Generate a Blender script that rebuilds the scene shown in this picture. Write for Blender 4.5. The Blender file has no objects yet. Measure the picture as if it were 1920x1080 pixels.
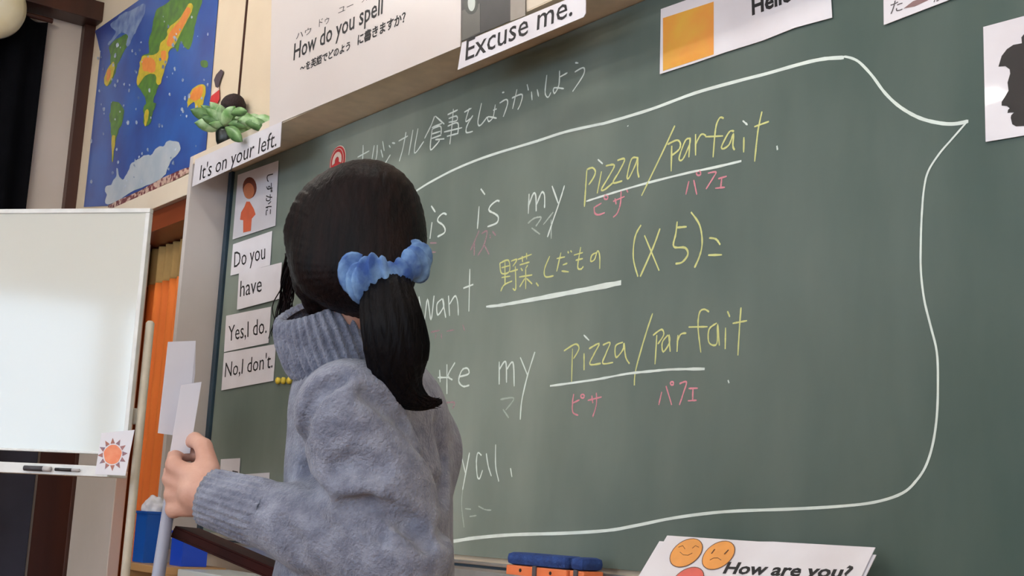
import bpy, bmesh, math, random
import numpy as np
from mathutils import Vector, Matrix, noise as mnoise
random.seed(7)
S = bpy.context.scene
COL = S.collection

# ------------------------------------------------------------------ camera
F_PX = 2400.0
def nrm(v):
    v = np.array(v, float); return v / np.linalg.norm(v)
_L = nrm([-1855, -341, -F_PX])
_a, _b = 630 / 12840., 1.
_U = nrm([_a, _b, -(_L[0]*_a + _L[1]*_b) / _L[2]])
_X = -_L; _Y = np.cross(_U, _X)
ROT = np.array([_X, _Y, _U])                # rows: world axes in camera axes
CAM = np.array([0, -1.87, 1.06])
cam = bpy.data.objects.new('camera', bpy.data.cameras.new('camera'))
COL.objects.link(cam); S.camera = cam
m4 = Matrix.Identity(4)
for i in range(3):
    for j in range(3): m4[i][j] = ROT[i, j]
    m4[i][3] = CAM[i]
cam.matrix_world = m4
cam.data.sensor_width = 36; cam.data.lens = F_PX * 36 / 1920; cam.data.clip_start = .05

# ------------------------------------------------------------------ world, lights, exposure
w = bpy.data.worlds.new('world'); S.world = w; w.use_nodes = True
w.node_tree.nodes['Background'].inputs[0].default_value = (.62, .78, 1, 1)
w.node_tree.nodes['Background'].inputs[1].default_value = 2.2
S.view_settings.view_transform = 'Standard'; S.view_settings.look = 'None'
S.view_settings.exposure = 0.22; S.view_settings.gamma = 1; S.view_settings.use_curve_mapping = False
def area(name, loc, target, sx, sy, power, col):
    l = bpy.data.lights.new(name, 'AREA'); l.shape = 'RECTANGLE'; l.size = sx; l.size_y = sy
    l.energy = power; l.color = col
    o = bpy.data.objects.new(name, l); COL.objects.link(o); o.location = loc
    o.rotation_euler = (Vector(target) - Vector(loc)).to_track_quat('-Z', 'Y').to_euler(); return o
ROOM = dict(x0=-5.72, x1=2.3, y0=-7.6, y1=-.07, z1=3.42)
WIN_LIGHT = 34; TUBE = 30.0
# daylight coming in through the five windows of the back and side wall
WINS_BACK = [(-4.6, -2.07), (-1.92, -.5), (.0, 1.5)]
WINS_SIDE = [(-6.6, -5.0), (-4.4, -2.8)]
for k, (a, b) in enumerate(WINS_BACK):
    area('window_daylight', ((a+b)/2, ROOM['y0']-.12, 1.83), ((a+b)/2, 0, 1.5), b-a, 1.64, WIN_LIGHT, (.70, .85, 1))
for k, (a, b) in enumerate(WINS_SIDE):
    area('window_daylight', (ROOM['x1']+.12, (a+b)/2, 1.83), (-4, (a+b)/2, 1.5), b-a, 1.64, WIN_LIGHT, (.70, .85, 1))

# ------------------------------------------------------------------ pixel -> place helpers
def ray(px, py): return ROT @ np.array([px-960, -(py-540), -F_PX])
def onY(px, py, y=0.):
    r = ray(px, py); return Vector(CAM + r*(y-CAM[1])/r[1])
def onX(px, py, x):
    r = ray(px, py); return Vector(CAM + r*(x-CAM[0])/r[0])
def onZ(px, py, z):
    r = ray(px, py); return Vector(CAM + r*(z-CAM[2])/r[2])
def at(px, py, d): return Vector(CAM + ray(px, py)/F_PX*d)

# ------------------------------------------------------------------ materials
def srgb(c):
    return tuple(((v/255)/12.92 if v/255 <= .04045 else ((v/255+.055)/1.055)**2.4) for v in c) + (1,)
def mat(name, rgb, rough=.6, rgb2=None, scale=20., bump=0., bscale=None, metal=0., coat=0., det=4., stretch=None, spec=.5, contrast=(.35, .65), sheen=0., emit=0.):
    m = bpy.data.materials.new(name); m.use_nodes = True
    nt = m.node_tree; b = nt.nodes['Principled BSDF']; N = nt.nodes.new; lk = nt.links.new
    b.inputs['Roughness'].default_value = rough; b.inputs['Metallic'].default_value = metal
    b.inputs['Coat Weight'].default_value = coat; b.inputs['Specular IOR Level'].default_value = spec
    b.inputs['Sheen Weight'].default_value = sheen
    tc = N('ShaderNodeTexCoord'); mp = N('ShaderNodeMapping'); lk(tc.outputs['Object'], mp.inputs[0])
    if stretch: mp.inputs['Scale'].default_value = stretch
    n = N('ShaderNodeTexNoise'); n.inputs['Scale'].default_value = scale; n.inputs['Detail'].default_value = det
    lk(mp.outputs[0], n.inputs['Vector'])
    cr = N('ShaderNodeValToRGB'); cr.color_ramp.elements[0].position = contrast[0]; cr.color_ramp.elements[1].position = contrast[1]
    c2 = rgb2 or tuple(max(0, v*.94) for v in rgb)
    cr.color_ramp.elements[0].color = srgb(c2); cr.color_ramp.elements[1].color = srgb(rgb)
    lk(n.outputs['Fac'], cr.inputs[0]); lk(cr.outputs[0], b.inputs['Base Color'])
    if emit:
        b.inputs['Emission Color'].default_value = srgb(rgb); b.inputs['Emission Strength'].default_value = emit
    if bump:
        n2 = N('ShaderNodeTexNoise'); n2.inputs['Scale'].default_value = bscale or scale*3; n2.inputs['Detail'].default_value = 3
        lk(mp.outputs[0], n2.inputs['Vector'])
        bp = N('ShaderNodeBump'); bp.inputs['Strength'].default_value = bump; bp.inputs['Distance'].default_value = .01
        lk(n2.outputs['Fac'], bp.inputs['Height']); lk(bp.outputs[0], b.inputs['Normal'])
    return m
def chalk_mat(name, rgb, cover):
    m = mat(name, rgb, .95, spec=.1); nt = m.node_tree; N = nt.nodes.new; lk = nt.links.new
    b = nt.nodes['Principled BSDF']; out = nt.nodes['Material Output']
    n = N('ShaderNodeTexNoise'); n.inputs['Scale'].default_value = 420; n.inputs['Detail'].default_value = 2
    tc = N('ShaderNodeTexCoord'); lk(tc.outputs['Object'], n.inputs['Vector'])
    mr = N('ShaderNodeMapRange'); mr.inputs['From Min'].default_value = .5-.5*cover+.02; mr.inputs['From Max'].default_value = .5-.5*cover+.22
    lk(n.outputs['Fac'], mr.inputs['Value'])
    tr = N('ShaderNodeBsdfTransparent'); mx = N('ShaderNodeMixShader')
    lk(mr.outputs[0], mx.inputs[0]); lk(tr.outputs[0], mx.inputs[1]); lk(b.outputs[0], mx.inputs[2]); lk(mx.outputs[0], out.inputs[0])
    return m

M = {}
M['cream'] = mat('cream_wall_paint', (226, 208, 182), .55, (219, 200, 174), 3, bump=.05, bscale=60)
M['cream2'] = mat('pale_partition_paint', (204, 192, 182), .6, (196, 184, 172), 3, bump=.04, bscale=60)
M['casing'] = mat('cream_casing_paint', (228, 215, 196), .5, (221, 206, 186), 4)
M['jamb'] = mat('casing_paint_shaded', (205, 198, 194), .55, (198, 190, 186), 4)  # greyer than the casing: shade on the jamb put into its colour
M['floor'] = mat('wood_floor', (150, 112, 76), .4, (128, 92, 60), 3, stretch=(1, 14, 1))
M['ceil'] = mat('ceiling_board', (226, 222, 214), .9, (212, 208, 200), 60, bump=.15)
M['dkwood'] = mat('dark_brown_wood', (74, 36, 22), .4, (52, 24, 15), 5, stretch=(1, 1, .15))
M['rbwood'] = mat('red_brown_wood', (128, 62, 34), .4, (100, 46, 26), 5, stretch=(.2, 1, 1))
M['tan'] = mat('tan_wood', (196, 152, 100), .45, (172, 128, 82), 6, stretch=(.15, 1, 1))
M['black'] = mat('black_cloth', (9, 9, 13), .95, (5, 5, 8), 10, spec=.1)
M['dkblue'] = mat('dark_slate_panel', (58, 58, 72), .5, (46, 46, 58), 4)
M['orange'] = mat('orange_cloth', (226, 120, 42), .8, (206, 100, 30), 9, stretch=(1, 1, .1))
M['manila'] = mat('curtain_top_light_tan', (186, 150, 90), .8, (166, 132, 78), 9)  # light on the curtain top, painted in as tan
M['white'] = mat('white_card', (232, 229, 236), .38, (222, 217, 223), 6, coat=.25)
M['paper'] = mat('white_paper', (228, 226, 232), .8, (220, 218, 226), 5)
M['poster'] = mat('laminated_poster', (228, 219, 216), .3, (224, 214, 210), 3, coat=.4)
M['ink'] = mat('black_ink', (26, 24, 28), .6)
M['greyink'] = mat('grey_pencil', (90, 84, 88), .7)
M['alu'] = mat('aluminium', (196, 198, 200), .35, metal=.8)
M['frameg'] = mat('dark_green_frame', (38, 62, 78), .45, (30, 50, 64), 8)
M['wbpanel'] = mat('whiteboard_enamel', (208, 210, 204), .09, (206, 208, 202), 3, spec=.8)
M['wbframe'] = mat('white_plastic', (228, 228, 226), .4)
M['ivory'] = mat('ivory_tube', (200, 190, 172), .4)
M['sunpeach'] = mat('peach_print', (238, 150, 112), .6, (232, 132, 92), 60)
M['sunray'] = mat('mauve_print', (128, 108, 128), .6, (178, 112, 90), 60)
M['bluebox'] = mat('blue_plastic', (30, 92, 182), .35, (26, 84, 170), 4, spec=.5)
M['bluebox2'] = mat('deep_blue_plastic', (30, 74, 196), .35, (26, 66, 180), 4)
M['tabletop'] = mat('grey_white_laminate', (206, 210, 208), .35, (198, 202, 200), 4)
M['skin'] = mat('skin', (202, 158, 140), .5, (188, 140, 122), 22, bump=.08, bscale=130, spec=.4)
M['nail'] = mat('nail', (222, 172, 156), .3)
M['hair'] = mat('black_brown_hair', (26, 15, 15), .5, (9, 6, 8), 30, bump=.25, bscale=60, stretch=(3, 3, .35), spec=.1)
M['tail'] = mat('black_hair', (13, 10, 13), .5, (6, 5, 8), 40, bump=.3, bscale=70, stretch=(3, 3, .2), spec=.1)
M['knit'] = mat('grey_blue_knit', (140, 144, 160), .95, (110, 113, 130), 46, bump=.55, bscale=230, det=8, spec=.1, sheen=.25)
M['scr'] = mat('blue_scrunchie_cloth', (122, 160, 204), .75, (44, 80, 146), 34, bump=.3, bscale=60)
M['trou'] = mat('charcoal_cloth', (48, 48, 56), .9, (40, 40, 48), 40)
M['shoe'] = mat('white_shoe', (214, 214, 214), .6)
M['rod'] = mat('grey_tube', (158, 160, 176), .4, (146, 148, 164), 8)
M['maroon'] = mat('red_brown_leather', (58, 16, 10), .7, (20, 10, 8), 8, spec=.15)
M['leaf'] = mat('leaf_green', (112, 158, 92), .45, (176, 206, 158), 24, contrast=(.42, .6))
M['leaf2'] = mat('deep_leaf_green', (66, 104, 58), .45, (120, 160, 100), 24)
M['pot'] = mat('dark_pot', (26, 34, 30), .3, (14, 20, 18), 12)
M['moss'] = mat('dark_brown_ball', (44, 18, 20), .8, (24, 12, 14), 40, bump=.5)
M['red'] = mat('red_print', (206, 64, 66), .5, (190, 50, 54), 30)
M['pinkwhite'] = mat('cream_print', (238, 214, 200), .5)
M['yellowmag'] = mat('yellow_magnet', (228, 200, 70), .4)
M['felt'] = mat('blue_felt', (44, 74, 136), .95, (34, 58, 116), 50, bump=.4)
M['eror'] = mat('orange_plastic', (240, 134, 84), .5, (232, 120, 70), 20)
M['glassw'] = mat('window_frame_paint', (180, 184, 188), .4, metal=.5)
M['tubeemit'] = mat('fluorescent_tube', (255, 250, 242), .5, emit=TUBE)
M['ch_w'] = chalk_mat('white_chalk', (226, 236, 230), 1.0)
M['ch_wf'] = chalk_mat('faint_white_chalk', (182, 192, 184), .65)
M['ch_y'] = chalk_mat('yellow_chalk', (214, 216, 146), .78)
M['ch_p'] = chalk_mat('pink_chalk', (222, 146, 158), .7)
M['ch_pf'] = chalk_mat('faint_pink_chalk', (176, 142, 150), .55)

# blackboard surface: green enamel with wiped chalk dust
def board_mat():
    m = bpy.data.materials.new('green_blackboard'); m.use_nodes = True
    nt = m.node_tree; N = nt.nodes.new; lk = nt.links.new; b = nt.nodes['Principled BSDF']
    b.inputs['Roughness'].default_value = .5; b.inputs['Specular IOR Level'].default_value = .35
    tc = N('ShaderNodeTexCoord')
    def nz(scale, st, det=4, loc=(0, 0, 0), rot=0):
        mp = N('ShaderNodeMapping'); mp.inputs['Scale'].default_value = st; mp.inputs['Location'].default_value = loc
        mp.inputs['Rotation'].default_value = (0, rot, 0)
        lk(tc.outputs['Object'], mp.inputs[0]); n = N('ShaderNodeTexNoise'); n.inputs['Scale'].default_value = scale; n.inputs['Detail'].default_value = det
        lk(mp.outputs[0], n.inputs['Vector']); return n.outputs['Fac']
    def math_(op, a, c):
        n = N('ShaderNodeMath'); n.operation = op
        for i, v in enumerate((a, c)):
            if isinstance(v, (int, float)): n.inputs[i].default_value = v
            else: lk(v, n.inputs[i])
        n.use_clamp = True; return n.outputs[0]
    dust = math_('MULTIPLY', nz(1.1, (1, 1, 1), 2, (3.3, 0, 1)), nz(2.2, (1, 1, .45), 5, (0, 0, 2)))
    # the wiped, written-on middle of the board holds more dust than its right end
    sx = N('ShaderNodeSeparateXYZ'); lk(tc.outputs['Object'], sx.inputs[0])
    mr = N('ShaderNodeMapRange'); mr.interpolation_type = 'SMOOTHSTEP'
    mr.inputs['From Min'].default_value = -1.0; mr.inputs['From Max'].default_value = -2.9
    mr.inputs['To Min'].default_value = .25; mr.inputs['To Max'].default_value = 1.25
    lk(sx.outputs['X'], mr.inputs['Value'])
    d2 = math_('MULTIPLY', dust, mr.outputs[0])
    d3 = math_('MULTIPLY', d2, 1.75)
    sw = math_('MULTIPLY', nz(7, (1, 1, .25), 5, rot=.3), .22)
    fac = math_('SUBTRACT', math_('ADD', d3, sw), .1)
    mx = N('ShaderNodeMixRGB'); lk(fac, mx.inputs[0])
    mx.inputs[1].default_value = srgb((52, 74, 70)); mx.inputs[2].default_value = srgb((152, 160, 150))
    lk(mx.outputs[0], b.inputs['Base Color'])
    return m
M['board'] = board_mat()
def ocean_mat():
    return mat('map_ocean', (60, 100, 176), .35, (58, 72, 140), 4, coat=.3, contrast=(.3, .62))
M['ocean'] = ocean_mat()
M['land'] = mat('map_green', (98, 142, 58), .4, (78, 112, 66), 26, coat=.3)
M['landy'] = mat('map_yellow', (214, 188, 60), .4, (190, 170, 60), 40, coat=.3)
M['lando'] = mat('map_orange', (232, 148, 74), .4, (224, 132, 70), 40, coat=.3)
M['ice'] = mat('map_ice', (196, 200, 206), .4, (172, 184, 196), 9, coat=.3)
M['flags'] = mat('map_flag_strip', (206, 176, 160), .4, (120, 64, 70), 46, coat=.3, contrast=(.46, .54))
M['iceblue'] = mat('map_pale_blue', (142, 160, 192), .4, (92, 116, 172), 22, coat=.3)

# ------------------------------------------------------------------ builders
def tag(o, label=None, cat=None, group=None, kind=None):
    if label: o['label'] = label
    if cat: o['category'] = cat
    if group: o['group'] = group
    if kind: o['kind'] = kind
    return o
def link_mesh(name, verts, faces, material, parent=None, smooth=False):
    me = bpy.data.meshes.new(name); me.from_pydata([tuple(v) for v in verts], [], faces); me.update()
    if smooth: me.polygons.foreach_set('use_smooth', [True]*len(me.polygons))
    if material: me.materials.append(material)
    o = bpy.data.objects.new(name, me); COL.objects.link(o)
    if parent: o.parent = parent; o.matrix_parent_inverse = parent.matrix_world.inverted()
    return o
def empty(name, loc, label=None, cat=None, group=None):
    o = bpy.data.objects.new(name, None); COL.objects.link(o); o.empty_display_size = .05
    o.location = loc; o.matrix_world = Matrix.Translation(Vector(loc)); tag(o, label, cat, group); return o
def from_bm(name, bm, material, parent=None, smooth=False):
    bmesh.ops.recalc_face_normals(bm, faces=bm.faces)
    me = bpy.data.meshes.new(name); bm.to_mesh(me); bm.free()
    if smooth: me.polygons.foreach_set('use_smooth', [True]*len(me.polygons))
    me.materials.append(material)
    o = bpy.data.objects.new(name, me); COL.objects.link(o)
    if parent: o.parent = parent; o.matrix_parent_inverse = parent.matrix_world.inverted()
    return o
def add_box(bm, a, b, bev=0., M4=None):
    a, b = Vector(a), Vector(b)
    r = bmesh.ops.create_cube(bm, size=1)
    vs = r['verts']
    for v in vs:
        v.co = Vector(((a.x+b.x)/2 + v.co.x*(b.x-a.x), (a.y+b.y)/2 + v.co.y*(b.y-a.y), (a.z+b.z)/2 + v.co.z*(b.z-a.z)))
    if bev:
        es = {e for v in vs for e in v.link_edges}
        nv = bmesh.ops.bevel(bm, geom=list(es), offset=bev, segments=2, affect='EDGES', profile=.6)['verts']
        vs = list(set(nv) | {v for v in vs if v.is_valid})
    if M4:
        for v in vs: v.co = M4 @ v.co
def box(name, a, b, material, parent=None, bev=0., M4=None):
    bm = bmesh.new(); add_box(bm, a, b, bev, M4); return from_bm(name, bm, material, parent)
def tube(bm, pts, rad, seg=12, cap=True):
    pts = [Vector(p) for p in pts]
    if not hasattr(rad, '__len__'): rad = [rad]*len(pts)
    rings = []; up = None
    for i, p in enumerate(pts):
        t = (pts[min(i+1, len(pts)-1)] - pts[max(i-1, 0)]).normalized()
        if up is None: up = t.orthogonal().normalized()
        up = (up - t*up.dot(t)).normalized(); s = t.cross(up)
        rings.append([bm.verts.new(p + (up*math.cos(2*math.pi*k/seg) + s*math.sin(2*math.pi*k/seg))*rad[i]) for k in range(seg)])
    for a, b in zip(rings, rings[1:]):
        for k in range(seg): bm.faces.new((a[k], a[(k+1) % seg], b[(k+1) % seg], b[k]))
    if cap: bm.faces.new(rings[0][::-1]); bm.faces.new(rings[-1])
def slab(name, pts, nvec, thick, material, parent=None):
    """flat polygon given by world points, extruded back along -nvec"""
    pts = [Vector(p) for p in pts]; n = len(pts); nv = Vector(nvec).normalized()*thick
    vs = pts + [p - nv for p in pts]
    fs = [list(range(n)), list(range(2*n-1, n-1, -1))] + [[i, i+n, (i+1) % n + n, (i+1) % n] for i in range(n)]
    return link_mesh(name, vs, fs, material, parent)
NY = (0, -1, 0)
def poly_y(name, pxs, y, material, parent=None, thick=.0003, curved=False):
    return slab(name, [onY(px, py, y) for px, py in pxs], NY, thick, material, parent)
def flat_poly(name, P, material, parent):
    from mathutils.geometry import tessellate_polygon
    flip = [Vector((p.x, p.z, 0)) for p in P]
    tr_ = tessellate_polygon([flip])
    return link_mesh(name, P, [tuple(t) for t in tr_], material, parent)
def text_mesh(name, s, o0, ex, ey, material, parent, bold=0.):
    """lettering: s fills the length of ex (Vector), cap height = ey (Vector), starting at o0"""
    cu = bpy.data.curves.new(name, 'FONT'); cu.body = s; cu.size = 1; cu.offset = bold; cu.resolution_u = 2
    t = bpy.data.objects.new(name, cu); COL.objects.link(t)
    bpy.context.view_layer.update()
    me = bpy.data.meshes.new_from_object(t.evaluated_get(bpy.context.evaluated_depsgraph_get()))
    bpy.data.objects.remove(t); bpy.data.curves.remove(cu)
    n = len(me.vertices)
    if n == 0: print('NO GLYPHS', s); return None
    co = np.empty(n*3, np.float32); me.vertices.foreach_get('co', co); co = co.reshape(-1, 3)
    x0, x1 = co[:, 0].min(), co[:, 0].max()
    capH = co[:, 1].max() if not any(ord(c) > 0x3000 for c in s) else .8
    new = np.array(o0)[None] + (co[:, :1]-x0)/(x1-x0)*np.array(ex)[None] + co[:, 1:2]/capH*np.array(ey)[None]
    me.vertices.foreach_set('co', new.astype(np.float32).ravel()); me.update()
    me.materials.clear(); me.materials.append(material)
    o = bpy.data.objects.new(name, me); COL.objects.link(o); o['kind'] = 'stuff'
    o.parent = parent; o.matrix_parent_inverse = parent.matrix_world.inverted(); return o
def text_y(s, p0, p1, ptop, y, parent, material=None, bold=0., name='lettering'):
    a = onY(*p0, y); return text_mesh(name, s, a, onY(*p1, y)-a, onY(*ptop, y)-a, material or M['ink'], parent, bold)

# ------------------------------------------------------------------ room shell
R_ = ROOM
def structure(o): o['kind'] = 'structure'; return o
structure(box('floor', (R_['x0']-.1, R_['y0']-.1, -.1), (R_['x1']+.1, .1, 0), M['floor']))
structure(box('ceiling', (R_['x0']-.1, R_['y0']-.1, R_['z1']), (R_['x1']+.1, .1, R_['z1']+.1), M['ceil']))
BX0, BX1, BZ0, BZ1 = -4.195, -.56, .955, 2.238      # blackboard
# front wall: upper part, part beside the opening, part below and right of the board
bm = bmesh.new()
OPX0, OPX1, OPZ = -5.28, -4.225, 2.13                 # opening with the orange curtain
add_box(bm, (R_['x0']-.1, -.07, 2.245), (R_['x1']+.1, .1, R_['z1']))
add_box(bm, (OPX1, .015, 0), (R_['x1']+.1, .1, 2.245))
add_box(bm, (BX1+.12, -.07, 0), (R_['x1']+.1, .015, 2.245))
add_box(bm, (OPX1, -.02, 0), (BX1+.12, .015, .80))
structure(from_bm('wall_front', bm, M['cream']))
bm = bmesh.new(); add_box(bm, (R_['x0']-.1, .30, 0), (OPX1+.1, .36, 2.345)); add_box(bm, (R_['x0']-.1, .1005, 2.2455), (OPX1+.1, .2995, 2.345)); add_box(bm, (OPX1+.001, .1005, 0), (OPX1+.1, .2995, 2.245)); add_box(bm, (R_['x0']-.1, .1005, 0), (R_['x0'], .2995, 2.245)); add_box(bm, (R_['x0'], .1005, -.1), (OPX1, .2995, 0))
structure(from_bm('wall_alcove', bm, M['cream2']))
structure(box('wall_left', (R_['x0']-.1, R_['y0']-.1, 0), (R_['x0'], .1, R_['z1']), M['cream2']))
def wall_with_windows(name, axis, pos, spans, lo, hi):
    bm = bmesh.new(); z0, z1 = 1.0, 2.58; e = lo
    def bx(a, b, za, zb):
        if axis == 'y': add_box(bm, (a, pos-.1, za), (b, pos, zb))
        else: add_box(bm, (pos, a, za), (pos+.1, b, zb))
    for a, b in spans:
        bx(e, a, 0, R_['z1']); bx(a, b, 0, z0); bx(a, b, z1, R_['z1']); e = b
    bx(e, hi, 0, R_['z1'])
    structure(from_bm(name, bm, M['cream']))
wall_with_windows('wall_back', 'y', R_['y0'], WINS_BACK, R_['x0'], R_['x1'])
wall_with_windows('wall_right', 'x', R_['x1'], WINS_SIDE, R_['y0'], .1)
k = 1
for axis, spans in (('y', WINS_BACK), ('x', WINS_SIDE)):
    for a, b in spans:
        bm = bmesh.new()
        for (u0, u1, z0, z1) in ((a, b, 1.0, 1.05), (a, b, 2.54, 2.58), (a, a+.03, 1.05, 2.54), (b-.03, b, 1.05, 2.54), ((a+b)/2-.02, (a+b)/2+.02, 1.05, 2.54)):
            if axis == 'y': add_box(bm, (u0, R_['y0']-.07, z0), (u1, R_['y0']-.02, z1))
            else: add_box(bm, (R_['x1']+.02, u0, z0), (R_['x1']+.07, u1, z1))
        structure(from_bm('window_%d' % k, bm, M['glassw'])); k += 1
# ceiling lights of the room
for i, x in enumerate((-4.1, -1.5, 1.0)):
    for j, y in enumerate((-1.15, -3.9, -6.3)):
        e = empty('ceiling_light', (x, y, R_['z1']), 'twin fluorescent ceiling light, %s of the row %s' % (('leftmost', 'middle one', 'rightmost')[i], ('nearest the blackboard', 'in the middle of the room', 'nearest the back windows')[j]), 'ceiling light', 'fluorescent ceiling lights')
        box('housing', (x-.62, y-.1, R_['z1']-.06), (x+.62, y+.1, R_['z1']-.001), M['wbframe'], e, .008)
        for s in (-1, 1):
            bm = bmesh.new(); tube(bm, [(x-.58, y+s*.055, R_['z1']-.085), (x+.58, y+s*.055, R_['z1']-.085)], .018, 10)
            from_bm('tube', bm, M['tubeemit'], e, True)

# cream rail, beam and jamb that box in the blackboard and the curtain opening
CY = -.15
structure(box('trim_1', (BX0+.0, CY, 2.2385), (BX1+.12, -.0705, 2.268), M['casing'], bev=.002))
bm = bmesh.new(); add_box(bm, (BX0+.0, CY+.001, 2.2365), (BX1+.12, .014, 2.2445))
structure(from_bm('trim_2', bm, mat('beam_underside_paint', (232, 216, 192), .6)))
structure(box('trim_3', (-4.222, CY, 0), (BX0, .014, 2.268), M['jamb'], bev=.002))
structure(box('trim_4', (R_['x0']+.001, CY, 2.13), (-4.2225, -.0705, 2.205), M['casing'], bev=.002))
structure(box('trim_5', (BX1+.001, CY, 0), (BX1+.12, .014, 2.2355), M['jamb'], bev=.002))
# front wall joint line on upper wall
structure(box('trim_6', (-4.038, -.0745, 2.269), (-4.028, -.0702, R_['z1']-.001), M['dkwood']))
# brown wood head panel behind the rail, brown post and pale panel of the opening
structure(box('trim_7', (R_['x0']+.001, -.13, 2.052), (-4.2265, .02, 2.129), M['rbwood']))
structure(box('door_1', (R_['x0']+.03, -.10, 0), (-5.24, -.04, 2.05), M['dkwood'], bev=.004))
structure(box('door_2', (-5.239, -.085, 0), (-4.80, -.04, 2.05), M['cream2'], bev=.004))
structure(box('trim_8', (R_['x0']+.0005, -.12, 2.206), (R_['x0']+.045, -.0705, 3.197), M['dkwood']))
# ------------------------------------------------------------------ left wall: beam, black curtain, slate panel
structure(box('trim_9', (R_['x0']+.0005, -3.2, 3.198), (R_['x0']+.13, -.0705, 3.290), M['dkwood'], bev=.004))
def curtain_mesh(name, x0, x1, y, z0, z1, amp, pitch, material, parent=None, axis='x', sharp=False, top=0.):
    n = int(abs(x1-x0)/pitch*(12 if not sharp else 8)); bmv = []; fs = []
    nz_ = 14
    for i in range(n+1):
        u = x0 + (x1-x0)*i/n; ph = abs(u-x0)/pitch*2*math.pi
        wv = math.sin(ph) if not sharp else (2/math.pi)*math.asin(.97*math.sin(ph))
        for k in range(nz_+1):
            z = z0+(z1-z0)*k/nz_
            off = amp*wv
            bmv.append((u, y+off, z) if axis == 'x' else (y+off, u, z))
    for i in range(n):
        for k in range(nz_):
            a = i*(nz_+1)+k; fs.append((a, a+nz_+1, a+nz_+2, a+1))
    o = link_mesh(name, bmv, fs, material, parent, True)
    sm = o.modifiers.new('solid', 'SOLIDIFY'); sm.thickness = .003
    return o
bc = empty('black_curtain', (R_['x0']+.06, -.9, .02), 'black floor-length curtain on the left wall beneath the dark brown beam', 'curtain')
curtain_mesh('cloth', -2.9, -.292, R_['x0']+.055, .03, 3.15, .022, .13, M['black'], bc, 'y')
bm = bmesh.new(); tube(bm, [(R_['x0']+.055, -2.95, 3.165), (R_['x0']+.055, -.27, 3.165)], .012)
from_bm('rail', bm, M['dkwood'], bc)
sp = box('wall_panel', (R_['x0']+.001, -.289, .02), (R_['x0']+.02, -.105, 1.40), M['dkblue'], bev=.003)
tag(sp, 'dark slate-blue panel on the wall between the black curtain and the dark brown door post', 'panel')
# round pale fixture high on the left
fx = empty('round_fixture', onX(-16, 8, R_['x0']+.17), 'round cream wall fixture at the top left corner, above the black curtain', 'fixture')
c = onX(-17, 6, R_['x0']+.20)
bm = bmesh.new()
prof = [(0, .05), (.08, .045), (.125, .03), (.15, 0), (.152, -.02), (.10, -.05), (0, -.06)]
rings = []
for r, h in prof[1:-1]: rings.append([bm.verts.new((c.x+h, c.y+r*math.cos(t*math.pi/24), c.z+r*math.sin(t*math.pi/24))) for t in range(48)])
for a, b in zip(rings, rings[1:]):
    for t in range(48): bm.faces.new((a[t], a[(t+1) % 48], b[(t+1) % 48], b[t]))
bm.faces.new(rings[0]); bm.faces.new(rings[-1][::-1])
from_bm('shell', bm, mat('cream_plastic', (222, 214, 190), .4, (214, 200, 160), 5), fx, True)
box('bracket', (R_['x0']+.1305, c.y-.04, 3.205), (c.x-.045, c.y+.04, 3.28), M['dkwood'], fx)

# ------------------------------------------------------------------ orange curtain in the opening
oc = empty('orange_curtain', (-4.6, -.02, .03), 'orange pleated curtain with its top tinted tan for the light, hanging in the alcove beside the blackboard', 'curtain')
curtain_mesh('cloth', -5.05, -4.23, -.0, .03, 1.90, .012, .070, M['orange'], oc, 'x')
curtain_mesh('heading', -5.05, -4.23, -.0, 1.90, 2.045, .012, .070, M['manila'], oc, 'x')  # same orange cloth continued, its top tone of light put into the colour

# ------------------------------------------------------------------ blackboard
bb = empty('blackboard', ((BX0+BX1)/2, 0, BZ0), 'long green blackboard covered in white, yellow and pink chalk writing', 'blackboard')
box('writing_surface', (BX0+.028, 0, BZ0+.01), (BX1-.03, .013, BZ1-.004), M['board'], bb)
box('frame_side', (BX0+.0005, -.012, BZ0-.01), (BX0+.027, .0135, BZ1-.003), M['frameg'], bb, .003)
box('frame_side', (BX1-.029, -.012, BZ0-.01), (BX1-.0005, .0135, BZ1-.003), M['frameg'], bb, .003)
tr = box('chalk_tray', (BX0+.003, -.128, .905), (BX1-.003, -.0005, .930), M['tan'], bb, .003)
box('rail', (BX0+.03, -.010, .931), (BX1-.03, -.0005, .9385), M['alu'], tr)
box('rail', (BX0+.03, -.008, .9455), (BX1-.03, -.0005, .9535), M['alu'], tr, .002)
box('back_strip', (BX0+.03, -.005, .939), (BX1-.03, -.0005, .945), M['frameg'], tr)
box('front_lip', (BX0+.004, -.136, .905), (BX1-.004, -.1285, .940), M['alu'], tr, .002)

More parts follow.
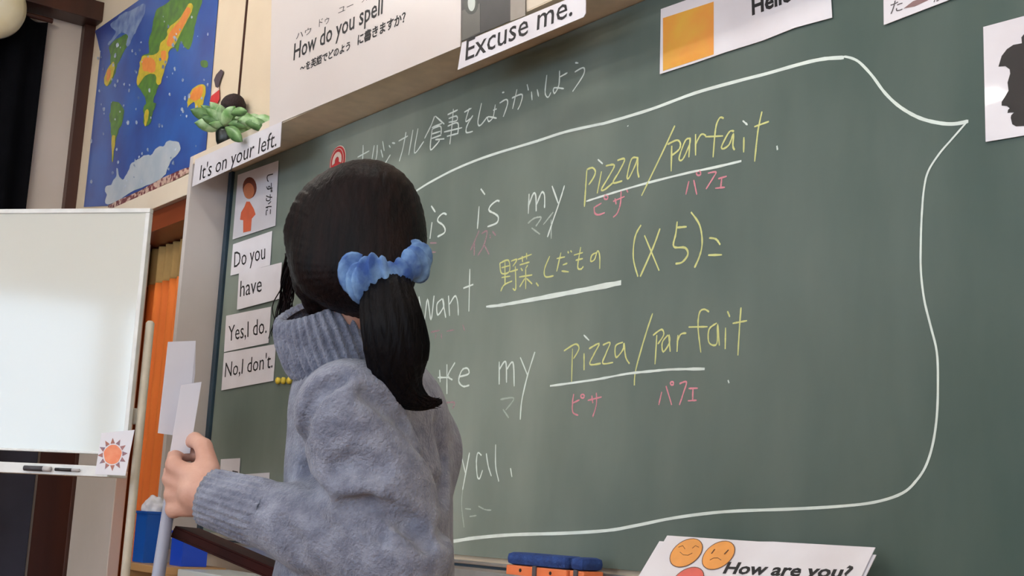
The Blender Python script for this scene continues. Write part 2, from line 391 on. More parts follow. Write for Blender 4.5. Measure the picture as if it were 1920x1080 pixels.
CH = {}
def stroke(key, pts, w=4.0, jitter=1, w1=None):
    """chalk stroke through full-frame pixel points, laid on the board plane"""
    P = [onY(x, y, 0) for x, y in pts]
    # smooth resample (Catmull-Rom)
    Q = []
    if len(P) > 2:
        for i in range(len(P)-1):
            p0, p1, p2, p3 = P[max(i-1, 0)], P[i], P[i+1], P[min(i+2, len(P)-1)]
            n = 5
            for k in range(n):
                t = k/n
                Q.append(.5*((2*p1)+(p2-p0)*t+(2*p0-5*p1+4*p2-p3)*t*t+(-p0+3*p1-3*p2+p3)*t**3))
        Q.append(P[-1])
    else:
        n = 4; Q = [P[0].lerp(P[1], k/n) for k in range(n+1)]
    # local size of one pixel on the board, from the distance
    vs, fs = CH.setdefault(key, ([], []))
    b = len(vs); n = len(Q)
    for i, q in enumerate(Q):
        t = (Q[min(i+1, n-1)]-Q[max(i-1, 0)])
        if t.length < 1e-7: t = Vector((1, 0, 0))
        t.normalize(); s = Vector((-t.z, 0, t.x))
        ww = w if w1 is None else w+(w1-w)*i/(n-1)
        hw = ww*(q-Vector(CAM)).length/F_PX/2*(1.1 if w < 4 else .9)*(1+(.22 if len(Q) < 40 else .07)*random.uniform(-1, 1)*jitter)
        if i in (0, n-1): hw *= .75
        yy = -.0006-.0002*random.random()
        vs.append((q.x+s.x*hw, yy, q.z+s.z*hw)); vs.append((q.x-s.x*hw, yy, q.z-s.z*hw))
    for i in range(n-1): fs.append((b+2*i, b+2*i+1, b+2*i+3, b+2*i+2))
def Z(ox, oy, sc):
    def f(key, *strokes, w=3.2):
        for st in strokes: stroke(key, [(ox+x/sc, oy+y/sc) for x, y in st], w)
    return f
def circ(cx, cy, r, n=7): return [(cx+r*math.cos(k*2*math.pi/n), cy-r*math.sin(k*2*math.pi/n)) for k in range(n+1)]
# outline of the speech bubble
K = 'bubble'
stroke(K, [(768,367),(790,352),(810,340),(844,322),(880,306),(925,289.6),(1006,265),(1060,247.6),(1120,234),(1140,229.5),(1221,205),(1302.5,175),(1384,152),(1436.6,138.5),(1505.6,119),(1546,110.5),(1583,108)], 4.4, w1=8)
stroke(K, [(1583,106),(1598,109.5),(1613,118),(1635.6,142),(1660,174.7),(1688.5,201),(1725,221.4),(1761.6,230.8),(1790,232.4),(1816,227.5)], 4.6, w1=8)
stroke(K, [(1814,228),(1786,260),(1761.6,288.4),(1741,321),(1733,353.4),(1729,400),(1727,450),(1727,505),(1733,560),(1745,610),(1757,660),(1759,720),(1757,780),(1750,830),(1738,870),(1720,899.5),(1692,925),(1640,941.7),(1570,949.7),(1476,954.8),(1359,959.5),(1265,971),(1195,985),(1139,994.7),(1054,1000),(960.6,1002.7),(890,1008.8),(830,1017),(700,1025)], 4.2, w1=7)
h = Z(600, 260, 9.6)
h('heading', [(680,335),(890,220)], [(780,115),(775,300),(760,490)], [(765,380),(720,490)], [(980,120),(940,370)], [(1035,115),(1020,330),(950,570)],
  [(1130,45),(1160,220)], [(1100,200),(1135,340)], [(1065,540),(1150,480),(1270,290)], [(1300,75),(1355,85)], [(1245,120),(1270,160)], w=2.8)
h = Z(600, 100, 3.6923)
h('heading', [(545,608),(610,572)], [(597,545),(575,660),(550,748)], [(645,530),(615,705)], [(680,520),(655,690),(720,610)],
  [(795,435),(770,500),(725,590)], [(800,435),(862,490)], [(775,515),(845,485)], [(778,525),(765,662),(800,640),(830,602)], [(778,525),(835,505),(840,560)], [(778,558),(835,540)], [(775,590),(840,566)], [(800,598),(862,592)],
  [(885,425),(955,392)], [(925,385),(915,500),(900,630)], [(892,452),(945,435),(948,465),(892,478)], [(885,505),(955,482),(955,560)], [(860,545),(985,515)], [(880,575),(955,555)],
  [(1000,408),(1050,380)], [(1035,380),(1010,470),(1045,450)], [(1060,430),(1020,500),(1015,548),(1060,540)], [(1120,345),(1095,470),(1110,500),(1160,440)],
  [(1215,355),(1200,440),(1170,472),(1165,440),(1225,450)], [(1200,395),(1225,385)], [(1262,272),(1278,270)], [(1245,345),(1290,320),(1300,350),(1270,440)],
  [(1330,310),(1400,285),(1390,350),(1370,390)], [(1365,250),(1335,385)], [(1435,215),(1445,258)], [(1465,265),(1470,325)], [(1505,250),(1515,300)],
  [(1572,150),(1560,270),(1580,305),(1600,270)], [(1660,120),(1655,220),(1625,278),(1622,240),(1690,245)], [(1660,165),(1715,135)],
  [(1768,65),(1790,68)], [(1765,130),(1825,100),(1825,150),(1750,265)], w=2.8)
h = Z(780, 340, 6.4)
h('sent1', [(185,295),(235,370)], [(195,490),(170,690)], [(370,400),(330,385),(275,430),(265,480),(320,520),(350,570),(340,620),(260,665)],
  [(780,90),(830,160)], [(760,300),(740,570)], [(1005,240),(970,235),(900,290),(880,350),(950,390),(990,430),(970,500),(860,545)],
  [(1360,150),(1350,390)], [(1355,290),(1410,150),(1440,175),(1445,360)], [(1450,280),(1510,135),(1545,170),(1545,320)],
  [(1635,55),(1710,265)], [(1785,50),(1720,260),(1640,490),(1580,670)], [(35,180),(35,250)], w=3.4)
h('kana_w', [(1345,505),(1420,445),(1505,435),(1440,540)], [(1390,560),(1490,635)], [(1650,370),(1530,520)], [(1625,460),(1625,690)], w=3)
h('kana_pf', [(760,590),(690,760),(655,830)], [(705,740),(700,890)], [(790,630),(855,600),(820,760),(745,890)], [(815,750),(880,880)], [(890,640),(895,685)], [(920,600),(960,650)],
  [(170,740),(250,740)], [(160,850),(240,850)], w=3)
h = Z(1040, 200, 4.3636)
h('yellow1', [(265,520),(255,670),(245,820)], [(265,515),(310,500),(335,530),(320,580),(280,640)], [(385,530),(350,710)], [(420,485),(490,480),(440,580),(385,675),(410,680),(480,622)],
  [(515,440),(575,430),(530,530),(480,622),(555,608)], [(680,418),(630,430),(595,570),(612,580),(665,470),(682,415),(680,520),(692,580)], [(985,155),(905,330),(780,590),(712,730)],
  [(960,320),(955,530)], [(925,310),(1000,275),(1030,300),(1020,350),(960,400)], [(1110,260),(1070,280),(1020,420),(1050,430),(1105,310),(1110,260),(1100,415)],
  [(1155,225),(1155,400)], [(1155,310),(1190,240),(1215,225),(1240,240)], [(1385,97),(1355,90),(1325,150),(1310,260),(1298,415)], [(1235,247),(1380,240)],
  [(1470,202),(1430,208),(1370,320),(1380,345),(1430,310),(1465,220),(1460,320),(1475,355)], [(1550,250),(1548,375)], [(1698,40),(1665,200),(1638,450)], [(1635,165),(1755,122)], w=3.3)
h('sent1', [(355,432),(395,468)], [(1540,115),(1580,150)], [(1820,320),(1825,355)], [(600,155),(601,162)], w=3.4)
stroke('line1', [(1040+x/4.3636, 200+y/4.3636) for x, y in [(260,775),(480,705),(760,625),(1100,540),(1320,495),(1530,445)]], 4, w1=5.5)
h('pink1', [(325,820),(330,870),(360,885),(412,868)], [(385,790),(330,822)], circ(422,742,17), [(480,775),(575,735)], [(495,750),(505,800)], [(545,690),(540,790),(515,870),(480,905)], [(590,680),(602,702)],
  [(1100,610),(1075,720)], [(1140,600),(1165,720)], circ(1180,545,18), [(1255,545),(1320,535),(1300,580),(1240,675)], [(1340,590),(1410,570)], [(1370,580),(1360,665)], [(1315,668),(1395,660)], w=3)
h = Z(760, 380, 3.0968)
h('yellow2', [(550,352),(600,335),(605,400),(560,410),(550,352)], [(560,378),(605,366)], [(580,345),(580,480)], [(560,435),(610,427)], [(555,515),(575,478),(622,455)],
  [(615,340),(650,330),(625,370)], [(608,402),(655,388)], [(640,370),(642,500),(625,498)], [(655,330),(735,300)], [(680,310),(682,345)], [(705,292),(706,330)], [(665,362),(722,345)], [(672,380),(682,396)], [(712,362),(700,382)],
  [(662,432),(738,420)], [(700,385),(700,502)], [(695,440),(665,490)], [(705,440),(738,472)], [(760,465),(775,485)],
  [(840,310),(810,385),(815,430),(862,425)], [(880,325),(928,315)], [(905,290),(880,400)], [(915,362),(942,352)], [(908,397),(950,402)], [(944,283),(950,294)], [(960,278),(968,288)],
  [(1020,258),(1002,370),(1020,386),(1036,370)], [(980,305),(1032,290)], [(990,335),(1032,325)], [(1112,290),(1085,305),(1078,340),(1100,330),(1118,280),(1130,310),(1130,385)], w=2.9)
h('yellow2', [(1370,130),(1335,200),(1325,320),(1352,430)], [(1390,190),(1475,395)], [(1480,150),(1440,260),(1365,430)], [(1580,110),(1572,180),(1560,255),(1625,262),(1642,300),(1610,345),(1570,355)], [(1578,145),(1635,140)],
  [(1660,55),(1710,130),(1725,230),(1710,310),(1680,378)], [(1765,205),(1805,212),(1830,245)], [(1760,305),(1840,303)], w=3.6)
stroke('line2', [(912,575), (941,572), (1000,561.5), (1080,546.5), (1165,530)], 3.5, w1=10)
h('sent2', [(80,545),(108,690),(130,560),(150,680),(168,540)], [(215,558),(185,590),(190,652),(225,600),(217,560),(236,668)], [(252,540),(258,658)], [(258,590),(290,542),(305,580),(309,655)], [(376,385),(370,632)], [(338,497),(396,475)], w=3.2)
h('kana_pf', [(150,752),(200,742)], [(180,760),(175,790)], [(210,760),(212,790)], [(240,747),(285,738)], [(335,710),(346,745)], w=2.6)
h = Z(780, 580, 2.9091)
h('sent3', [(130,330),(133,398)], [(170,300),(170,462)], [(214,290),(176,360),(200,385)], [(120,372),(178,372)], [(236,368),(288,352),(282,322),(252,332),(234,390),(258,420),(292,414)],
  [(455,285),(455,410)], [(455,330),(490,285),(495,400)], [(495,330),(530,290),(537,420)], [(570,262),(610,360)], [(650,232),(610,360),(578,500),(570,602)], [(1703,386),(1709,403)], w=3.2)
h('sent3', [(916,140),(946,170)], w=3)
h('kana_w', [(460,492),(535,485),(490,550)], [(475,545),(507,592)], w=3)
h('kana_pf', [(150,512),(210,508),(200,542)], w=3)
h('yellow3', [(855,215),(850,395)], [(808,227),(870,190),(890,215),(860,270)], [(918,240),(918,332)], [(945,215),(1000,187),(972,245),(950,300),(1010,295)], [(1020,195),(1060,182),(1038,240),(1020,295),(1076,290)],
  [(1130,180),(1090,200),(1093,262),(1130,220),(1136,185),(1145,260),(1166,297)], [(1292,22),(1250,150),(1200,330),(1192,415)], [(1315,140),(1305,300)], [(1294,142),(1340,110),(1352,140),(1320,190)],
  [(1376,140),(1345,180),(1350,232),(1385,180),(1380,140),(1388,232)], [(1430,140),(1425,232)], [(1425,180),(1445,137),(1476,130)], [(1600,14),(1572,0),(1547,20),(1540,100),(1555,236)], [(1488,97),(1592,95)],
  [(1642,75),(1600,110),(1600,182),(1642,188),(1646,82),(1656,198)], [(1690,100),(1688,217)], [(1700,10),(1713,42)], [(1774,-10),(1766,100),(1757,252)], [(1728,77),(1807,62)], w=3.1)
stroke('line3', [(780+x/2.9091, 580+y/2.9091) for x, y in [(732,418),(850,402),(1000,380),(1150,352),(1280,338),(1400,328),(1576,325)]], 4.2, w1=5.5)
h('pink2', [(862,462),(855,510),(857,562),(886,578)], [(855,512),(893,494)], circ(910,474,10), [(938,497),(1014,478)], [(960,470),(966,512)], [(985,455),(985,520),(965,587)],
  [(1342,450),(1325,522)], [(1365,418),(1396,522)], circ(1398,404,9), [(1438,406),(1476,396),(1462,450),(1438,522)], [(1488,432),(1538,430)], [(1512,430),(1510,497)], [(1484,499),(1532,496)], w=3)
h = Z(840, 800, 5.4)
h('sent4', [(135,280),(180,480)], [(220,262),(180,480),(150,640)], [(342,292),(305,265),(290,350),(298,495),(322,525),(352,440)], [(390,270),(410,400),(442,502)], [(485,180),(485,400),(517,556)], [(635,420),(650,510)], w=2.8)
h('kana_w', [(150,640),(140,800),(165,1020)], [(310,805),(380,840),(440,845)], [(220,910),(290,900)], [(175,830),(235,836)], w=2.4)
CHL = dict(bubble=('ch_w', 'white chalk speech bubble outline'), heading=('ch_w', 'white chalk Japanese heading line'), sent1=('ch_w', 'white chalk words of the first sentence'),
    kana_w=('ch_wf', 'faint white chalk kana under the words'), kana_pf=('ch_pf', 'faint pink chalk kana under the words'), yellow1=('ch_y', 'yellow chalk words pizza/parfait in the first sentence'),
    line1=('ch_w', 'white chalk underline of the first sentence'), pink1=('ch_p', 'pink chalk kana under the first line'), yellow2=('ch_y', 'yellow chalk Japanese words and brackets (x5)'),
    line2=('ch_w', 'thick white chalk underline in the middle'), sent2=('ch_w', 'white chalk word want'), sent3=('ch_w', 'white chalk words of the third sentence'),
    yellow3=('ch_y', 'yellow chalk words pizza/parfait in the third sentence'), line3=('ch_w', 'white chalk underline of the third sentence'), pink2=('ch_p', 'pink chalk kana under the third line'), sent4=('ch_w', 'white chalk word you'))
for key, (vs, fs) in CH.items():
    mk, lab = CHL[key]; o = link_mesh('chalk_writing', vs, fs, M[mk], bb); o['label'] = lab; o['kind'] = 'stuff'

# ------------------------------------------------------------------ cards and posters
def card(name, label, cat, pxs, y, thick=.0015, material=None, group=None):
    pts = [onY(px, py, y) for px, py in pxs]
    c = sum(pts, Vector())/len(pts)
    e = empty(name, (c.x, y, min(p.z for p in pts)), label, cat, group)
    slab('sheet', pts, NY, thick, material or M['white'], e); return e
e = card('phrase_card', "long white card reading It's on your left on the beam below the plant", 'card', [(366,299),(528,228),(525,275),(360,350)], CY-.004)
text_y("It's on your left.", (374,338), (518,273.5), (377,309), CY-.0045, e)
e = card('phrase_card', 'long white card reading Excuse me on the beam at the top of the blackboard', 'card', [(866,80),(1050,4),(1098,-16),(1098,25),(1094,32),(858,131)], CY-.004)
text_y("Excuse me.", (872.3,113.7), (1073,28.4), (875,74.5), CY-.0045, e, bold=.004)
# big laminated poster above the beam
e = card('phrase_poster', 'large laminated poster asking How do you spell, above the blackboard beam', 'poster', [(512,-150),(870,-330),(863,87),(505,238)], CY-.003, .0015, M['poster'])
text_y("How do you spell", (550,113.3), (717,25), (552,82), CY-.0035, e, bold=.012)
text_y("ハウ", (555,74), (583,62), (556,62), CY-.0035, e); text_y("ドゥ", (598,50), (617,42), (598.5,36), CY-.0035, e)
text_y("ユー", (634,26), (662,14), (635,14), CY-.0035, e); text_y("スペル", (678,5), (715,-12), (679,-6), CY-.0035, e)
text_y("〜を英語でどのよう", (562,136), (656,92), (563,122), CY-.0035, e, bold=.03)
text_y("に書きますか？", (670,84), (760,40), (671,66), CY-.0035, e, bold=.03)
e = card('photo_card', 'dark photograph card above the Excuse me card', 'card', [(864,-60),(985,-105),(985,27),(865,78)], CY-.0045, .0015, mat('photo_black', (24, 18, 24), .4, (12, 8, 14), 20))
poly_y('print_shape', [(866,20),(900,6),(900,60),(866,76)], CY-.0048, mat('photo_grey', (84, 82, 76), .4), e)
poly_y('print_shape', [(883+13*math.cos(a), 8-19*math.sin(a)) for a in [k*math.pi/12 for k in range(24)]], CY-.0050, mat('photo_green_black', (24, 34, 26), .4), e)
poly_y('print_shape', [(884+7*math.cos(a), 5-16*math.sin(a)) for a in [k*math.pi/12 for k in range(24)]], CY-.0052, mat('photo_white', (214, 222, 214), .4), e)
poly_y('print_shape', [(957,-40),(985,-50),(985,29),(957,40)], CY-.0048, mat('photo_beige', (150, 140, 130), .4), e)
# greeting card: its picture is left as a plain yellow print
e = card('greeting_card', 'laminated white greeting card reading Hello, plain yellow patch at its left', 'card', [(1239,17),(1400,-40),(1553,-88),(1560,33),(1490,52),(1430,76),(1360,98),(1300,119),(1237,139)], -.004)
poly_y('yellow_patch', [(1243,34),(1338,3),(1338,102),(1243,133)], -.0045, mat('yellow_print', (226, 178, 64), .35, (230, 150, 60), 8, coat=.3), e)
text_y("Hello", (1410,28), (1487,-.5), (1409,-3), -.0045, e, bold=.03)
e = card('note_card', 'white handwritten card cut off by the top edge near the right end of the board', 'card', [(1656,-60),(1860,-110),(1862,-32),(1657,47)], -.004)
text_y("た", (1669,26), (1692,18), (1670,4), -.0045, e, M['greyink'])
poly_y('print_shape', [(1694,16),(1712,2),(1745,-8),(1745,-2),(1715,12)], -.0045, mat('mauve_brown_print', (140, 108, 108), .5), e)
text_y("がんばろう", (1750,4), (1850,-28), (1750,-16), -.0045, e, M['greyink'])
e = card('silhouette_poster', 'white poster with a black head-in-profile silhouette at the right edge', 'poster', [(1843.5,50.5),(2050,-5),(2050,232),(1848,266)], -.004)
sil = [(1872,125),(1878,105),(1888,92),(1900,84),(1916,81),(1915,70),(1920,64),(1945,55),(1990,70),(2020,110),(2020,180),(1995,205),(1960,222),(1960,236),(1925,236),(1905,237),(1898,233),(1895,221),(1896,216),(1901,211),(1895,211),(1889,212),(1890,206),(1893,203),(1888,199),(1878,198),(1878,191),(1884,182),(1891,170),(1889,155),(1894,138),(1893,130),(1885,124)]
flat_poly('silhouette', [onY(x, y, -.0046) for x, y in sil], mat('silhouette_print', (38, 32, 32), .6), e)
# picture card and the four word cards at the left end of the board
e = card('picture_card', 'white picture card with an orange figure, topmost at the left end of the board', 'card', [(446,328),(522,301),(516,423),(436,449)], -.004)
org, brn = mat('orange_print', (224, 104, 66), .6), mat('brown_print', (120, 54, 36), .6)
poly_y('print_shape', [(468+13*math.cos(a), 352-20*math.sin(a)) for a in [k*math.pi/10 for k in range(20)]], -.0046, brn, e)
poly_y('print_shape', [(466.5+10*math.cos(a), 358-15*math.sin(a)) for a in [k*math.pi/10 for k in range(20)]], -.0049, mat('skin_print', (206, 122, 82), .6), e)
poly_y('print_shape', [(462,378),(468,378),(476,392),(479,402),(472,410),(470,433),(456,436),(456,413),(450,412),(452,398),(458,388)], -.0047, org, e)
text_y("しずかに", (501,328), (498,404), (512,325), -.0046, e, bold=.01)
e = card('word_card', 'white word card reading Do you', 'card', [(437,458),(510,433),(506,497),(432,517)], -.004, group='word cards at the left end of the board')
text_y("Do you", (438.7,501.7), (497,485.4), (439.5,473), -.0045, e)
e = card('word_card', 'white word card reading have', 'card', [(448,512),(528,492),(524,560),(444,581)], -.0065, group='word cards at the left end of the board')
text_y("have", (449.7,556.7), (490.4,546.5), (451,527), -.007, e)
e = card('word_card', 'white word card reading Yes, I do', 'card', [(424,592),(508,575),(503,643),(420,660)], -.004, group='word cards at the left end of the board')
text_y("Yes,I do.", (427.7,640), (499.8,624), (428.5,611.7), -.0045, e)
e = card('word_card', "white word card reading No, I don't", 'card', [(420,662),(517,645),(512,714),(415,732)], -.004, group='word cards at the left end of the board')
text_y("No,I don't.", (421.2,707.4), (510.8,689), (423.2,679), -.0045, e)
# small cards low on the board near the tray
e = card('small_card', 'small white card by the left frame of the board, above the clip', 'card', [(414,861),(450,859),(448,897),(412,900)], -.004)
poly_y('print_shape', [(436,882),(446,884),(446,894),(434,892)], -.0046, M['greyink'], e)
e = card('small_card', 'small white card held by a black clip above the chalk tray', 'card', [(460,889),(505,886),(502,932),(457,934)], -.004)
cl = slab('clip', [onY(x, y, -.016) for x, y in [(474,903),(488,901),(500,910),(502,926),(490,930),(478,922)]], NY, .011, M['ink'], e)
# round red sign at the top of the board
c = onY(632, 302, -.004)
e = empty('round_sign', c, "round red and white paper sign just above the woman's head", 'sign')
def _unused(): pass
def disc(name, c, r, y, material, parent, a0=0, a1=360, rin=0, n=36):
    vs = []; fs = []
    st = [math.radians(a0+(a1-a0)*k/n) for k in range(n+1)]
    for a in st:
        vs.append((c.x+r*math.cos(a), y, c.z+r*math.sin(a))); vs.append((c.x+rin*math.cos(a), y, c.z+rin*math.sin(a)))
    for k in range(n): fs.append((2*k, 2*k+2, 2*k+3, 2*k+1))
    o = link_mesh(name, vs, fs, material, parent); so = o.modifiers.new('s', 'SOLIDIFY'); so.thickness = .0008; return o
disc('disc', c, .050, -.002, M['pinkwhite'], e); disc('ring', c, .047, -.0035, M['red'], e)
disc('arch', c, .029, -.0050, M['pinkwhite'], e, -20, 200, .013); disc('ring', c, .0405, -.0050, M['pinkwhite'], e, 0, 360, .0385)
# yellow magnets
for x, lab in ((524, 'yellow round magnet, left of the three beside the knitted collar'), (534, 'yellow round magnet, middle of the three beside the knitted collar'), (545, 'yellow round magnet, right of the three beside the knitted collar')):
    p = onY(x, 714, 0); bm = bmesh.new()
    tube(bm, [(p.x, -.0008, p.z), (p.x, -.009, p.z), (p.x, -.012, p.z)], [.011, .011, .007], 20)
    tag(from_bm('magnet', bm, M['yellowmag'], None, True), lab, 'magnet', 'yellow magnets on the blackboard')

# ------------------------------------------------------------------ world map
MY = -.0735
e = empty('world_map', onY(290, 350, MY), 'blue world map poster with green and orange continents on the front wall', 'map')
mp = [(188,100),(183,76),(178,58),(262,-1),(300,-28),(412,-100),(409,0),(384,300),(200,386),(157,388)]
poly_y('sheet', mp, MY, M['ocean'], e, .001)
Mx = Z
def mpoly(name, pts, mk, k):
    r_ = random.Random(len(pts)*7+k)
    for it in range(2):           # round and roughen the outline
        q = []
        for i, p in enumerate(pts):
            n_ = pts[(i+1) % len(pts)]; L_ = math.hypot(n_[0]-p[0], n_[1]-p[1])
            for t in (.22, .78): q.append((p[0]+(n_[0]-p[0])*t+r_.uniform(-1, 1)*min(1, L_*.08), p[1]+(n_[1]-p[1])*t+r_.uniform(-1, 1)*min(1.2, L_*.08)))
        pts = q
    flat_poly(name, [onY(x, y, MY-.0004*k) for x, y in pts], M[mk], e)
def z2(pts): return [(160+x/4.9077, 0+y/4.9077) for x, y in pts]
def z3(pts): return [(150+x/5.4, 200+y/5.4) for x, y in pts]
mpoly('land', z2([(215,430),(260,380),(330,330),(385,310),(420,240),(400,370),(360,470),(330,540),(290,600),(270,700),(215,800),(180,790),(175,720),(215,640),(235,560),(225,480)]), 'land', 1)
mpoly('land', z2([(240,920),(330,960),(360,1010),(345,1090),(330,1180),(250,1180),(225,1050)])+z3([]), 'land', 1)
mpoly('land', z3([(300,60),(440,40),(430,140),(370,290),(345,430),(335,560),(320,560),(318,300),(312,200),(300,100)]), 'land', 2)
mpoly('land_yellow', z3([(316,290),(360,290),(345,440),(333,565),(322,560)]), 'landy', 3)
mpoly('land_yellow', z2([(225,600),(270,560),(272,640),(215,790),(178,790),(172,710)]), 'landy', 3)
mpoly('land_orange', z2([(205,640),(235,630),(235,700),(205,760),(190,720)]), 'lando', 4)
mpoly('ice', z2([(210,230),(330,130),(440,80),(540,20),(560,90),(520,180),(470,290),(420,380),(385,440),(370,400),(400,320),(320,290),(215,420),(200,400),(300,300)]), 'iceblue', 2)
mpoly('land', z2([(640,90),(760,20),(800,-20),(1090,-60),(1060,60),(1010,200),(1000,320),(960,470),(905,430),(880,360),(850,500),(835,430),(760,470),(700,640),(720,700),(660,820),(620,930),(600,1090),(545,1090),(560,900),(480,800),(470,760),(500,640),(520,500),(600,490),(570,380),(620,240)]), 'land', 1)
mpoly('land', z3([(650,-30),(790,-40),(740,60),(700,190),(650,200),(640,60)]), 'land', 2)
mpoly('land_yellow', z2([(510,520),(600,510),(690,480),(680,400),(760,340),(750,260),(860,180),(960,10),(1000,60),(940,200),(870,300),(820,430),(770,450),(760,560),(720,660),(690,780),(650,780),(660,680),(560,680),(490,790),(470,780),(485,660)]), 'landy', 3)
mpoly('land_orange', z2([(525,530),(640,530),(650,660),(600,670),(520,650)]), 'lando', 4)
mpoly('land_orange', z2([(690,480),(740,450),(750,540),(700,560)]), 'lando', 4)
mpoly('land_orange', z2([(755,330),(870,180),(930,60),(975,80),(940,180),(880,280),(820,360),(790,430),(750,430)]), 'lando', 4)
mpoly('land_yellow', z3([(655,40),(700,20),(690,130),(665,205),(650,190)]), 'landy', 4)
mpoly('land', z2([(870,-20),(1020,-30),(1010,60),(880,120)]), 'land', 2)
mpoly('land', z2([(1060,550),(1130,555),(1130,620),(1065,620)]), 'land', 2)
mpoly('land_yellow', z2([(1010,790),(1100,770),(1105,860),(1080,960),(1050,1040),(1010,1030),(1010,930),(960,960),(935,1000),(945,900)]), 'landy', 2)
mpoly('land_orange', z2([(1010,810),(1085,785),(1080,870),(1030,930),(970,920),(960,880)]), 'lando', 3)
mpoly('ice', z3([(258,1000),(255,940),(275,890),(250,860),(262,800),(310,800),(345,730),(370,715),(372,610),(388,640),(392,710),(440,750),(490,640),(515,570),(555,560),(555,520),(570,550),(690,480),(720,500),(790,400),(860,400),(870,350),(985,345),(1030,410),(980,490),(930,530),(890,600),(870,700),(700,790),(480,880),(420,940)]), 'ice', 3)
mpoly('flag_strip', z3([(262,1008),(420,940),(700,800),(900,690),(1140,600),(1145,650),(880,770),(620,900),(470,1000),(330,1030)]), 'flags', 4)
rr = random.Random(3)
bm = bmesh.new()
for k in range(110):       # small inset pictures printed over the sea
    x, y = rr.uniform(170, 400), rr.uniform(30, 360)
    if y > 388-(x-157)*.42 or y < 70-(x-178)*.72+14 or x > 408-.083*y or x < 180-.06*y: continue
    r = rr.uniform(1.0, 3.4); n = 6; a0 = rr.uniform(0, 3)
    vs = [bm.verts.new(onY(x+r*(.7+.6*rr.random())*math.cos(a0+a*2*math.pi/n)*.8, y+r*1.5*(.6+.6*rr.random())*math.sin(a0+a*2*math.pi/n), MY-.0022)) for a in range(n)]
    bm.faces.new(vs)
o = from_bm('inset_picture', bm, mat('map_insets', (200, 208, 220), .4, (90, 110, 150), 30), e); o['kind'] = 'stuff'
# small paper figure beside the map
e = card('paper_figure', 'small paper figure with a red skirt stuck beside the map', 'decoration', [(392,196),(396,180),(411,168),(411,186),(406,196)], MY-.003, .001, M['red'])
poly_y('print_shape', [(404,163),(401,150),(405,140),(414,130),(419,134),(413,150),(409,165)], MY-.003, mat('mauve_paper', (82, 68, 76), .7), e, .001)
poly_y('print_shape', [(402,166),(410,163),(411,170),(396,182)], MY-.0028, M['pinkwhite'], e, .001)

# ------------------------------------------------------------------ plant on the beam
pc = onY(424, 262, -.112)
e = empty('trailing_plant', (pc.x, pc.y, 2.2685), 'leafy plant in a dark pot with a brown ball on the corner of the beam', 'plant')
bm = bmesh.new()
pz = 2.2685
def lathe(bm, c, prof, seg=28):
    rings = []
    for r, z in prof: rings.append([bm.verts.new((c[0]+r*math.cos(2*math.pi*k/seg), c[1]+r*math.sin(2*math.pi*k/seg), z)) for k in range(seg)])
    for a, b in zip(rings, rings[1:]):
        for k in range(seg): bm.faces.new((a[k], a[(k+1) % seg], b[(k+1) % seg], b[k]))
    bm.faces.new(rings[0][::-1]); bm.faces.new(rings[-1])
lathe(bm, (pc.x, pc.y), [(.024, pz), (.034, pz+.02), (.038, pz+.05), (.034, pz+.065), (.028, pz+.06), (.026, pz+.045)])
from_bm('pot', bm, M['pot'], e, True)
top = Vector((pc.x, pc.y, pz+.06))
rr = random.Random(11)
bm = bmesh.new()
rdir = Vector((.602, .799, 0))
leaves = []
for k in range(22):
    px = [395, 402, 385, 378, 408, 418, 400, 392, 425, 448, 460, 470, 484, 497, 455, 440, 465, 478, 436, 412, 430, 450][k]
    py = [208, 214, 218, 212, 206, 214, 226, 232, 222, 232, 218, 226, 232, 228, 240, 250, 238, 222, 206, 234, 214, 208][k]
    yy = -.112 + rr.uniform(-.05, .025) - (.03 if k % 2 else 0)
    tip = onY(px, py, yy)
    stem_mid = top.lerp(tip, .5) + Vector((0, 0, .02))
    tube(bm, [top-Vector((0, 0, .02)), stem_mid, tip], [.0022, .0018, .0012], 6)
    leaves.append((stem_mid.lerp(tip, .3), tip, k))
tube(bm, [top, onY(460, 222, -.12), onY(508, 232, -.14)], [.003, .0025, .001], 6)
from_bm('stem', bm, M['leaf2'], e, True)
for a, t, k in leaves:
    vd = Vector((-.786, .592, .177)); d = (t-top); d = (d-vd*d.dot(vd)*.8 + Vector((0, 0, -.01))).normalized(); L = rr.uniform(.075, .10); wd = L*rr.uniform(.18, .27)
    side = d.cross(Vector((-.79, .59, .3))).normalized(); up = side.cross(d)
    c0 = t - d*L*.5; vs = []; fs = []
    for i in range(7):
        s_ = i/6; hw = wd*math.sin(math.pi*min(1, s_*.95+.05))**.8
        p = c0 + d*L*s_ + up*(-.012*(s_**2)) + Vector((0, 0, -.01*s_*s_))
        vs += [p - side*hw + up*.005, p, p + side*hw + up*.005]
    for i in range(6):
        for j in range(2): fs.append((3*i+j, 3*i+j+1, 3*i+j+4, 3*i+j+3))
    o = link_mesh('leaf', vs, fs, M['leaf'] if k % 3 else M['leaf2'], e, True)
    so = o.modifiers.new('s', 'SOLIDIFY'); so.thickness = .0012
bm = bmesh.new(); bc_ = onY(437, 199, -.115)
bmesh.ops.create_icosphere(bm, subdivisions=3, radius=.046, matrix=Matrix.Translation(bc_))
for v in bm.verts:
    q = v.co-bc_; v.co = bc_ + Vector((q.x*1.08, q.y*.9, q.z*.92))*(1+.06*mnoise.noise(v.co*60))
from_bm('ball', bm, M['moss'], e, True)
bm = bmesh.new(); tube(bm, [bc_-Vector((0,0,.03)), onY(445, 225, -.115), onY(430, 240, -.115)], [.02, .018, .018], 10)
from_bm('ball_stem', bm, M['moss'], e, True)

